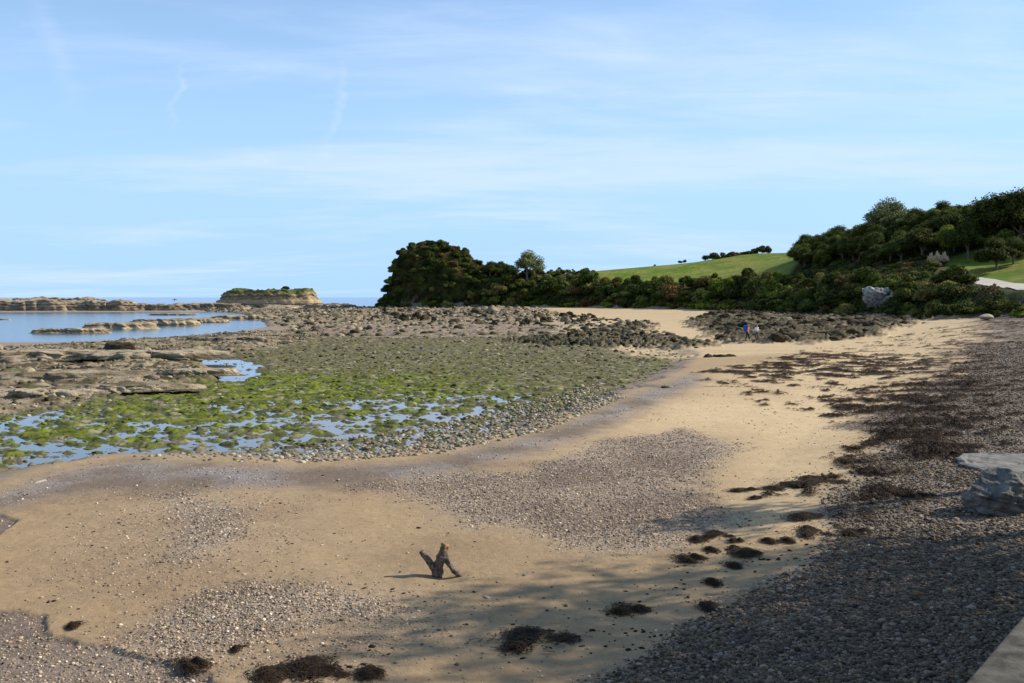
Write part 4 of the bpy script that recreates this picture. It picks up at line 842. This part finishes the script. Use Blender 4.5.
# bank below the field, and the bank on the right
for i in range(len(SHORE) - 9):
    a, b = np.array(SHORE[i]), np.array(SHORE[i + 1])
    if i < 2: continue
    L = np.linalg.norm(b - a); nrm = np.array([(b - a)[1], -(b - a)[0]]) / L
    if nrm @ (np.array([60, 400]) - a) < 0 and i < 8: nrm = -nrm
    inland = -1 if sdf(LAND, np.array([a[0] + nrm[0] * 3]), np.array([a[1] + nrm[1] * 3]))[0] > 0 else 1; nrm = nrm * inland
    for row, (off, s0) in enumerate(((.8, .95), (4.2, 1.15), (8.5, 1.05))):
        for t in np.arange(random.uniform(.5, 2), L, 5.6 if i < 6 else 4.6):
            q = a + (b - a) * t / L + nrm * (off + random.uniform(-1, 1)); px = 512 + q[0] / q[1] * F
            if 962 < px and row == 2: continue
            if px > 955 and row > 0: continue
            if px > 975: s0 = .6
            if abs(px - 869) < 10 and row < 2: continue
            k_ = random.choices(['dark green', 'mid green', 'olive', 'yellow green', 'rusty brown'], [5, 3, 2.4 + (px > 800), 1.6 if px < 720 else .8, .9])[0]
            reg = 'between the headland and the field' if px < 600 else ('in front of the grassy field' if px < 790 else ('left of the white rock outcrop' if px < 870 else 'between the white rock and the footpath'))
            s = s0 * random.uniform(.95, 1.6) * (1.15 if px < 790 else .85)
            rowt = ('at the foot of the bank', 'half way up the bank', 'along the top of the bank')[row]
            put_bush(k_, q[0], q[1], s, f'{k_} bush {rowt} {reg}', f'{k_} bushes {rowt} {reg}')
def undergrowth():
    L_ = []
    for poly, n in ((HEAD, 100000), ([WY(377, 403), WY(430, 391.5), WY(480, 384.5), WY(560, 369.5), WY(562, 376), WY(480, 392), WY(430, 400), WY(386, 412)], 120000), ([tuple(p) for p in SHORE[2:12]] + [WY(1024, 137), WY(985, 160), WY(935, 186), WY(880, 202), WY(815, 236), WY(765, 268), WY(705, 318), WY(645, 350), WY(590, 385), WY(545, 395), WY(500, 400)], 110000), (WOOD, 60000), ([WY(762, 268), WY(800, 236), WY(850, 226), WY(852, 262), WY(812, 300), WY(795, 300), WY(785, 275)], 26000), (SCR, 25000)):
        q = scatter(poly, n); z, _, _, w = ground(q[:, 0], q[:, 1]); k_ = w['land'] > .12; L_.append(np.concatenate([q[k_], z[k_, None]], 1))
    P = np.concatenate(L_); px_ = 512 + P[:, 0] / P[:, 1] * F; f_ = ~((px_ > 972) & (P[:, 2] > 6.0)) & (sdf(FIELD, P[:, 0], P[:, 1]) > .5) & (sdf(LAWN, P[:, 0], P[:, 1]) > .3); P = P[f_]; n = len(P)
    hl = np.clip(.45 + .9 * fbm(P[:, 0], P[:, 1], 3.2, 3, 901), .05, 2); P[:, 2] += hl * rng.uniform(.35, 1.0, n) * 1.4
    u = rng.normal(size=(n, 3)); u /= np.linalg.norm(u, axis=1)[:, None]; a2 = np.cross(u, rng.normal(size=(n, 3))); a2 /= np.linalg.norm(a2, axis=1)[:, None]; s_ = .27 * rng.uniform(.5, 1.4, (n, 1))
    V = np.stack([P - u * s_, P + a2 * s_ * .5, P + u * s_, P - a2 * s_ * .5], 1).reshape(-1, 3)
    t = np.clip(.45 + 1.3 * fbm(P[:, 0], P[:, 1] + P[:, 2], 4, 4, 905) + rng.normal(0, .2, n), 0, 1)[:, None]; C = lerp(np.array([.022, .034, .009]), np.array([.13, .14, .035]), t)
    b_ = fbm(P[:, 0], P[:, 1] + P[:, 2], 9, 3, 909) > .20; C[b_] = lerp(np.array([.07, .05, .02]), np.array([.17, .12, .05]), t[b_])
    link('undergrowth', mesh_np('undergrowth', V, np.arange(4 * n).reshape(-1, 4), M_LEAF, np.repeat(C, 4, 0), smooth=False), kind='stuff', label='tangled ivy and bramble undergrowth on the banks')
# tree line along the low bank under the field
for px, Y, k_, s, lab in ((527, 392, 'airy grey-green', 1.5, 'airy round tree standing on the saddle right of the headland'), (684, 306, 'dark evergreen', .72, 'dark bushy tree half way along the field hedge'), (702, 304, 'mid green', .75, 'brighter leafy tree in the hedge under the field'),
                       (660, 322, 'dark evergreen', .7, 'dark tree left of the brighter hedge tree'), (718, 290, 'dark evergreen', .75, 'dark tree right of the brighter hedge tree'), (490, 400, 'dark evergreen', .95, 'dark tree on the headland shoulder left of the airy tree'), (508, 397, 'dark evergreen', .8, 'dark low tree just left of the airy tree'),
                       (891, 262, 'airy grey-green', 1.45, 'airy pale-leaved tree rising above the wooded skyline'), (985, 214, 'flat-topped pine', 1.42, 'broad dark pine on the hilltop near the right edge'), (1019, 208, 'dark evergreen', 1.45, 'dark tree right of the hilltop pine at the frame edge'),
                       (995, 188, 'dark evergreen', .85, 'low dark tree shading the lawn at right'), (1012, 192, 'dark evergreen', .7, 'dark tree behind the lawn at the right edge')):
    x, y = WY(px, Y); put_tree(k_, x, y, s, lab)
WOOD = [WY(792, 296), WY(800, 278), WY(830, 262), WY(860, 243), WY(900, 228), WY(940, 216), WY(975, 208), WY(1060, 200), WY(1100, 215), WY(1060, 235), WY(1000, 236), WY(940, 255), WY(880, 280), WY(840, 300), WY(805, 315)]
for q in spread(WOOD, 5.0, 6000):
    px = 512 + q[0] / q[1] * F; k_ = random.choices(['dark evergreen', 'mid green'], [6, 2.0])[0]
    if 930 < px < 960 and q[1] < 232: k_ = 'yellow green'
    reg = 'left end of the hillside wood' if px < 850 else ('middle of the hillside wood' if px < 940 else 'right part of the hillside wood')
    put_tree(k_, q[0], q[1], random.uniform(.68, .98), f'{k_} tree in the {reg}', f'{k_} trees in the {reg}')
for q in spread([WY(532, 400), WY(548, 380), WY(592, 372), WY(598, 392), WY(590, 425), WY(540, 425)], 4.2):
    k_ = random.choice(['olive', 'olive', 'yellow green', 'mid green', 'dark green']); put_bush(k_, q[0], q[1], random.uniform(.6, 1.05), f'{k_} bush on the saddle between the airy tree and the field', f'{k_} bushes on the saddle', .9)
SCR = [WY(806, 246), WY(860, 205), WY(935, 186), WY(930, 205), WY(900, 222), WY(850, 240), WY(815, 262)]
for q in spread(SCR, 3.9):
    k_ = random.choices(['olive', 'rusty brown', 'mid green', 'dark green'], [4, 4 if q[1] > 205 else 1.5, 2, 1.5])[0]; put_bush(k_, q[0], q[1], random.uniform(.7, 1.05), f'{k_} scrub bush on the slope between the bank and the wood', f'{k_} scrub bushes on the middle slope', .8)
for px, Y, k_, s, lab in ((712, 424, 'dark green', 1.3, 'dark bush at the left end of the field skyline hedge'), (722, 426, 'mid green', 1.0, 'green bush next on the field skyline'), (732, 427, 'rusty brown', 1.1, 'rusty bush on the field skyline, left of two'), (742, 428, 'rusty brown', 1.1, 'rusty bush on the field skyline, right of two'), (727, 427, 'rusty brown', .9, 'rusty bush squeezed between two on the skyline hedge'), (737, 428, 'olive', .9, 'olive bush in the middle of the skyline hedge'), (747, 428, 'rusty brown', 1.0, 'rusty bush left of the olive one at the hedge end'), (717, 426, 'olive', .9, 'olive bush near the left end of the skyline hedge'), (752, 428, 'olive', 1.1, 'olive bush near the right of the skyline hedge'),
                       (762, 428, 'dark green', 1.2, 'dark bush below the small skyline trees'), (680, 430, 'dark green', .5, 'tiny lone dark bush on the field skyline'), (684, 430, 'dark green', .55, 'second tiny dark bush on the field skyline'), (654, 432, 'olive', .45, 'smallest low bush far left on the skyline'), (548, 388, 'olive', 1.3, 'olive bush right under the airy tree'), (560, 386, 'mid green', 1.1, 'green bush right of the airy tree'), (577, 384, 'yellow green', 1.3, 'bright bush left of the field corner'), (588, 384, 'dark green', 1.0, 'dark bush at the field corner')):
    x, y = WY(px, Y); put_bush(k_, x, y, s, lab, None)
for px, s, lab in ((757, .34, 'small tree on the skyline, left of the pair'), (767, .42, 'small taller tree on the skyline, right of the pair')):
    x, y = WY(px, 429); put_tree('dark evergreen', x, y, s, lab, sz=1.1)
# pale limestone outcrop in the bank, white rock by the shingle, islet shrub
x, y = WY(869, 183); v, f = ico(5); r_ = np.random.default_rng(5); d_ = np.ones(len(v))
for _ in range(16):
    nn = r_.normal(size=3); nn /= np.linalg.norm(nn); h_ = r_.uniform(.55, .95); dt = v @ nn; d_ = np.where(dt > 1e-3, np.minimum(d_, h_ / np.maximum(dt, 1e-3)), d_)
V = v * d_[:, None] * (1 + .35 * n3(v, .5, 9, 5))[:, None] * np.array([3.5, 2.2, 2.2])
thing(link('rock_outcrop', mesh_np('outcrop', V, f, M_WHITE, smooth=False), loc=(x, y - 3.2, 4.7)), 'white fissured limestone outcrop in the bushy bank', 'rock outcrop')
x, y, z = at(985, 320); thing(link('boulder', random.choice(PR['bare']), loc=(x, y, z + .3), sc=(1.1, .8, .8)), 'pale grey boulder below the footpath bank', 'boulder')
sh = link('shrub', BUSH['dark green'][0], loc=(WY(288, 520)[0], 515, 8.2), sc=1.0); thing(sh, 'small dark shrub on top of the flat islet', 'shrub')
undergrowth()
# pampas grass
def pampas(seed, n, H):
    r = np.random.default_rng(seed); l = []; pl = []
    vs, fs = [], []
    for i in range(420):
        a = r.uniform(0, 6.28); d = np.array([math.cos(a), math.sin(a), 0]); s = np.array([-d[1], d[0], 0]) * .035; L_ = H * r.uniform(.5, .8); b = len(vs)
        for u in np.linspace(0, 1, 5):
            p = d * (.15 + L_ * .65 * u ** 1.3) + np.array([0, 0, L_ * (u - .55 * u ** 2.4)]); vs += [(p - s * (1 - u * .9)).tolist(), (p + s * (1 - u * .9)).tolist()]
        fs += [[b + 2 * k_, b + 2 * k_ + 1, b + 2 * k_ + 3, b + 2 * k_ + 2] for k_ in range(4)]
    me = bpy.data.meshes.new('pampas_leaves'); me.from_pydata(vs, [], fs); me.materials.append(noise_mat('pampas_leaf', (.10, .12, .05), (.20, .20, .10), 2, .7, 0))
    for i in range(n):
        a = r.uniform(0, 6.28); q = r.uniform(.1, .45) * H * .5; h = H * (1.12 - .55 * (q / (.45 * H * .5)) ** 1.6) * r.uniform(.72, 1.0); p0 = (math.cos(a) * q * .3, math.sin(a) * q * .3, 0)
        pl.append(tube([p0, (math.cos(a) * q, math.sin(a) * q, h * .65), (math.cos(a) * q * 1.3, math.sin(a) * q * 1.3, h * .82), (math.cos(a) * q * 1.5, math.sin(a) * q * 1.5, h)], [.015, .02, .12, .03], 7, seed=i, rough=.4))
    return me, tubes_mesh('pampas_plumes', pl, noise_mat('pampas_plume', (.60, .44, .26), (.85, .70, .50), 4, .9, .4, .03, trans=.35))
PL, PP = pampas(3, 36, 3.0); PL2, PP2 = pampas(8, 5, 3.0)
for px, py, Y, s, a_, b_, lab in ((930, 262, 205, 1.0, PL, PP, 'large pampas grass clump with cream plumes, left half'), (936, 262, 203, 1.1, PL, PP, 'large pampas grass clump with cream plumes, middle'), (943, 263, 204, 1.0, PL, PP, 'large pampas grass clump with cream plumes, right half'),
                     (937, 290, 168, .9, PL2, PP2, 'slim pampas tuft on the bank, left one'), (946, 288, 166, 1.0, PL2, PP2, 'slim pampas tuft on the bank, tallest one'), (960, 284, 165, .8, PL2, PP2, 'slim pampas tuft on the bank nearest the footpath')):
    x, y = WY(px, Y); o = link('pampas_grass', None, loc=(x, y, gz(x, y) - .1), rz=random.random() * 6, sc=s); link('leaves', a_, o); link('plumes', b_, o); thing(o, lab, 'pampas grass')

# shade trees just outside the picture on the right: their shadows fall over the shingle
def shade_tree(x, y, H, R, seed, limbs, lobes, label, n=4600, sk=.05):
    o = link('shore_tree', None, loc=(x, y, gz(x, y) - .2)); l = [tube([(0, 0, -.3), (.2, -.1, H * .4), (.1, .2, H * .8)], [.32, .25, .1], 14, seed)]
    for p in limbs: l.append(tube([(0, 0, p[0])] + [tuple(q) for q in p[1]], [p[2], p[2] * .8, p[2] * .5][:len(p[1]) + 1], 10, seed))
    link('trunk', tubes_mesh('shade_trunk', l, M_BARK), o); link('crown', crown_mesh('shade_crown', lobes, n, .14, *MGc, seed, core=0, sky=sk, fill=.5), o); thing(o, label, 'tree'); return o
def sl3(seed, c, R, n, s=(1.0, 2.0)):
    r = np.random.default_rng(seed); out = []
    for i in range(n):
        d = r.normal(size=3); d /= np.linalg.norm(d); q = R * r.uniform(.2, .95); k_ = r.uniform(*s); out.append((c[0] + d[0] * q, c[1] + d[1] * q, c[2] + d[2] * q * .75, k_, k_, k_ * .6))
    return out
shade_tree(22.5, 21.6, 15, 5, 701, [(5.5, [(-1.2, -1.5, 6.4), (-2.2, -5.2, 8.0)], .17), (6.2, [(-.2, -1.5, 7.2), (-1.0, -5.0, 9.0)], .15), (4.8, [(-1.6, -1.6, 5.4), (-3.4, -5.2, 6.4)], .14)], sl3(701, (-.5, -1.0, 11.2), 3.6, 24), 'tall shore tree outside the right edge, casting the middle shade')
shade_tree(27.5, 18.0, 17, 5, 702, [(7, [(-1, -1, 9), (-2, -2, 12)], .15)], sl3(702, (-.5, 0, 13.4), 3.8, 24), 'tallest shore tree outside the right edge, casting the far shade')
shade_tree(19.2, 17.8, 10, 4, 703, [(4, [(-1, -1, 5), (-2, -2, 6.5)], .12)], sl3(703, (0, .5, 6.6), 3.0, 24, (.7, 1.5)), 'lowest shore tree outside the right edge, shading the shingle', 3000, .0)
shade_tree(19.8, 25.0, 12, 3, 704, [(7, [(-1, -.2, 8), (-2.5, -.4, 8.6)], .10)], sl3(704, (-.5, -.2, 8.6), 1.5, 8, (.4, .9)), 'slender shore tree outside the right edge, casting the thin streak', 1800)

# ------------------------------------------------------------------ boats on the sea
def boat(px, Y, L, hullc, cabc, label, name='boat'):
    x, y = WY(px, Y); o = link(name, None, loc=(x, y, SEAZ - .1), rz=.15); thing(o, label, 'boat')
    t = np.linspace(-1, 1, 17); w = L * .16 * np.clip(1 - np.clip(t, 0, 1) ** 2.4, .02, 1); V = []
    for i in range(17):
        sh = .25 * L * .2 * max(t[i], 0) ** 2; V += [(t[i] * L / 2, -w[i], L * .11 + sh), (t[i] * L / 2, -w[i] * .7, -.2), (t[i] * L / 2, w[i] * .7, -.2), (t[i] * L / 2, w[i], L * .11 + sh)]
    fs = [[i * 4 + k_, i * 4 + (k_ + 1) % 4, (i + 1) * 4 + (k_ + 1) % 4, (i + 1) * 4 + k_] for i in range(16) for k_ in range(4)] + [[0, 1, 2, 3], [67, 66, 65, 64]]
    me = bpy.data.meshes.new('hull'); me.from_pydata([(float(a), float(b), float(c)) for a, b, c in V], [], fs); me.materials.append(noise_mat('hull_paint', hullc, hullc, 2, .5, 0)); link('hull', me, o)
    link('cabin', box_mesh('cabin', [(-L * .12, -L * .09), (L * .15, -L * .09), (L * .15, L * .09), (-L * .12, L * .09)], L * .11, L * .30, noise_mat('cabin_paint', cabc, cabc, 2, .5, 0), .1), o)
    link('mast', tubes_mesh('mast', [tube([(-L * .05, 0, L * .28), (-L * .05, 0, L * .4), (-L * .05, 0, L * .5)], [.1, .08, .05], 6)], M_BARK), o)
boat(175, 2050, 9.5, (.03, .05, .09), (.10, .12, .16), 'small dark motor boat far out on the sea, left of the islet')
boat(120, 1700, 5.5, (.55, .09, .06), (.6, .45, .4), 'tiny red boat on the sea above the left reef')

# ------------------------------------------------------------------ people
def cloth(name, c): return noise_mat(name, tuple(k * .85 for k in c), c, 6, .85, .2, .01)
def skin_part(name, verts, edges, rads, mat, parent=None, sub=2):
    me = bpy.data.meshes.new(name); me.from_pydata(verts, edges, []); o = bpy.data.objects.new(name, me); COL.objects.link(o)
    md = o.modifiers.new('Skin', 'SKIN'); md.use_smooth_shade = True
    for i, r in enumerate(rads):
        me.skin_vertices[0].data[i].radius = (r, r) if isinstance(r, (int, float)) else r
    me.skin_vertices[0].data[0].use_root = True
    s = o.modifiers.new('Sub', 'SUBSURF'); s.levels = s.render_levels = sub
    dg = bpy.context.evaluated_depsgraph_get(); m2 = bpy.data.meshes.new_from_object(o.evaluated_get(dg)); bpy.data.objects.remove(o)
    m2.name = name; m2.materials.clear(); m2.materials.append(mat); m2.polygons.foreach_set('use_smooth', [True] * len(m2.polygons))
    return link(name, m2, parent)
MS = noise_mat('skin', (.42, .25, .17), (.50, .31, .22), 5, .6, 0)
def person(x, y, h, rz, top, trou, hair, label, stride, lean, arm):
    """faces +X"""
    k = h / 1.72; root = link('person', None, loc=(x, y, gz(x, y)), rz=rz, sc=k); thing(root, label, 'person', None)
    me_v = [(0, 0, .95), (lean * .3, 0, 1.15), (lean * .8, 0, 1.38), (lean, 0, 1.47), (lean + .02, 0, 1.56), (lean + .03, 0, 1.64), (lean + .03, 0, 1.71)]
    me_e = [(0, 1), (1, 2), (2, 3), (3, 4), (4, 5), (5, 6)]; me_r = [(.15, .11), (.13, .10), (.15, .10), .055, .075, .095, .06]
    def limb(start, pts, rads):
        prev = start
        for p, r in zip(pts, rads): me_v.append(p); me_r.append(r); me_e.append((prev, len(me_v) - 1)); prev = len(me_v) - 1
    legs = []
    for s, st in ((1, stride), (-1, -stride)):
        L_ = [(.0 + st * .1, s * .09, .86), (st * .5 + .04, s * .10, .48), (st - (.06 if st < 0 else 0), s * .10, .09), (st + .13, s * .11, .04)]; limb(0, L_, [.085, .06, .042, .035]); legs.append(L_)
        A_ = [(lean * .8, s * .19, 1.38), (lean * .8 + arm[0], s * .23, 1.12), (lean * .8 + arm[1], s * .21, .92), (lean * .8 + arm[1] + .03, s * .20, .84)]; limb(2, A_, [.055, .045, .032, .035])
        h0 = len(me_v) - 1
        for f_ in range(4): b = A_[-1]; limb(h0, [(b[0] + .02 * (f_ - 1.5), b[1], b[2] - .045), (b[0] + .02 * (f_ - 1.5) + .015, b[1], b[2] - .085 - .006 * (f_ % 2))], [.010, .008])
        b = A_[-1]; limb(h0, [(b[0] + .035, b[1], b[2] - .02), (b[0] + .05, b[1], b[2] - .05)], [.011, .009])
    skin_part('body', me_v, me_e, me_r, MS, root)
    # clothes
    tv = [(0, 0, .90), (lean * .3, 0, 1.15), (lean * .8, 0, 1.38), (lean, 0, 1.45)]; te = [(0, 1), (1, 2), (2, 3)]; tr = [(.175, .135), (.15, .12), (.17, .12), .075]
    for s in (1, -1):
        i = len(tv); tv += [(lean * .8, s * .19, 1.38), (lean * .8 + arm[0], s * .23, 1.12), (lean * .8 + arm[1] * .9, s * .212, .96)]; te += [(2, i), (i, i + 1), (i + 1, i + 2)]; tr += [.075, .06, .05]
    skin_part('jacket', tv, te, tr, top, root)
    tv = [(0, 0, .96)]; te = []; tr = [(.165, .125)]
    for L_ in legs:
        i = len(tv); tv += [L_[0], L_[1], (L_[2][0], L_[2][1], .10)]; te += [(0, i), (i, i + 1), (i + 1, i + 2)]; tr += [.105, .08, .065]
    skin_part('trousers', tv, te, tr, trou, root)
    for L_ in legs: skin_part('shoe', [(L_[2][0] - .05, L_[2][1], .05), (L_[2][0] + .05, L_[2][1], .05), (L_[3][0] + .03, L_[3][1], .035)], [(0, 1), (1, 2)], [.05, .052, .038], M_BARK, root)
    skin_part('hair', [(lean, 0, 1.62), (lean + .0, 0, 1.69), (lean + .03, 0, 1.74), (lean - .04, 0, 1.58)], [(0, 1), (1, 2), (0, 3)], [.09, .10, .07, .06], hair, root)
    # face
    fx = lean + .115
    skin_part('nose', [(fx, 0, 1.64), (fx + .02, 0, 1.62)], [(0, 1)], [.012, .015], MS, root)
    return root
x, y, z = at(747.5, 341); 
p1 = person(x, y, 1.68, -.5, cloth('pink_jacket', (.55, .17, .25)), cloth('dark_trousers', (.03, .03, .035)), noise_mat('fair_hair', (.30, .20, .10), (.45, .32, .18), 9, .7, 0), 'person in a pink top and dark trousers walking with a blue backpack', .16, .10, (-.04, .05))
bp = link('backpack', None, loc=(x - .20, y + .10, z + 1.30), rz=-.5, sc=1.0); thing(bp, 'bright blue backpack on the back of the walker in pink', 'backpack')
v, f = ico(4); pw = 1 / (np.abs(v) ** 4).sum(1) ** .25; V = v * pw[:, None] * np.array([.20, .24, .33]) * .95
link('bag', mesh_np('bag', V * (1 + .03 * n3(v, .6, 3))[:, None], f, cloth('blue_nylon', (.03, .10, .50))), bp)
link('pocket', mesh_np('pocket', V * np.array([.5, .8, .45]) + np.array([-.15, 0, -.1]), f, cloth('light_blue_nylon', (.04, .22, .65))), bp)
for s in (-1, 1): link('strap', tubes_mesh('strap', [tube([(.12, s * .14, .22), (.24, s * .15, .2), (.34, s * .14, .0), (.2, s * .14, -.25)], [.02, .022, .022, .02], 6)], cloth('strap_web', (.02, .03, .08))), bp)
x, y, z = at(756.5, 340.2)
person(x, y, 1.52, -1.2, cloth('white_top', (.78, .76, .72)), cloth('grey_trousers', (.10, .10, .11)), noise_mat('dark_hair', (.02, .015, .01), (.06, .04, .03), 9, .6, 0), 'person in a white top and grey trousers beside the dark rocks', .08, .02, (.0, .06))
# the lowest shade tree, nearest the walk
shade_tree(20.5, 14.5, 11, 4, 705, [(4, [(-1, .5, 5.5), (-2, 1.2, 7.5)], .13)], sl3(705, (-.3, .8, 8.2), 3.2, 22, (.7, 1.5)), 'shore tree outside the right edge nearest the walk, shading the corner', 4200, .0)
def grove():  # unseen trees added to block sky light and deepen the foreground shade
    src = [o for o in COL.objects if o.parent is None and o.name.startswith('shore_tree')][:2]
    for i, (x, y) in enumerate([(14, 6), (22, 4), (11, -6), (2, -9), (-7, -14), (30, 12), (18, -6), (8, -18), (-14, -24)]):
        c = copy_tree(src[i % 2]); c.location = (x + 3, y - 3, 2.6); c.rotation_euler = (0, 0, i * 1.3); thing(c, 'unseen leafy tree of the added grove behind the viewer, ' + ('nearest the walk', 'second along the walk', 'third along the walk', 'right behind the viewer', 'behind and left of the viewer', 'deepest inland', 'inland beside the third', 'far behind the viewer', 'farthest of all')[i], 'tree', 'unseen trees of the added grove along the walk')
grove()
# ------------------------------------------------------------------ labels: number small look-alike families from the left
def relabel():
    W_ = 'first second third fourth fifth sixth seventh eighth ninth tenth eleventh twelfth'.split(); fam = {}
    for o in COL.objects:
        if o.parent is None and 'label' in o and 'category' in o: fam.setdefault(o['label'], []).append(o)
    for lab, L_ in fam.items():
        n = len(L_)
        if n < 2 or n > 36 or 'grove' in lab: continue
        L_.sort(key=lambda o: o.location.x / max(o.location.y, 1)); short = lab.replace(' of the rounded headland', ' of the headland').replace('half way up', 'mid')
        for k in range(1 if n <= 12 else 3):
            P_ = L_ if n <= 12 else L_[k * n // 3:(k + 1) * n // 3]
            for i, o in enumerate(P_):
                e = 'leftmost' if i == 0 else ('rightmost' if i == len(P_) - 1 else W_[i] + ' from left')
                if n > 12: e += (' in left third', ' in middle third', ' in right third')[k]
                o['label'] = ' '.join(short.split()[:16 - len(e.split())]).rstrip(',') + ', ' + e
relabel()
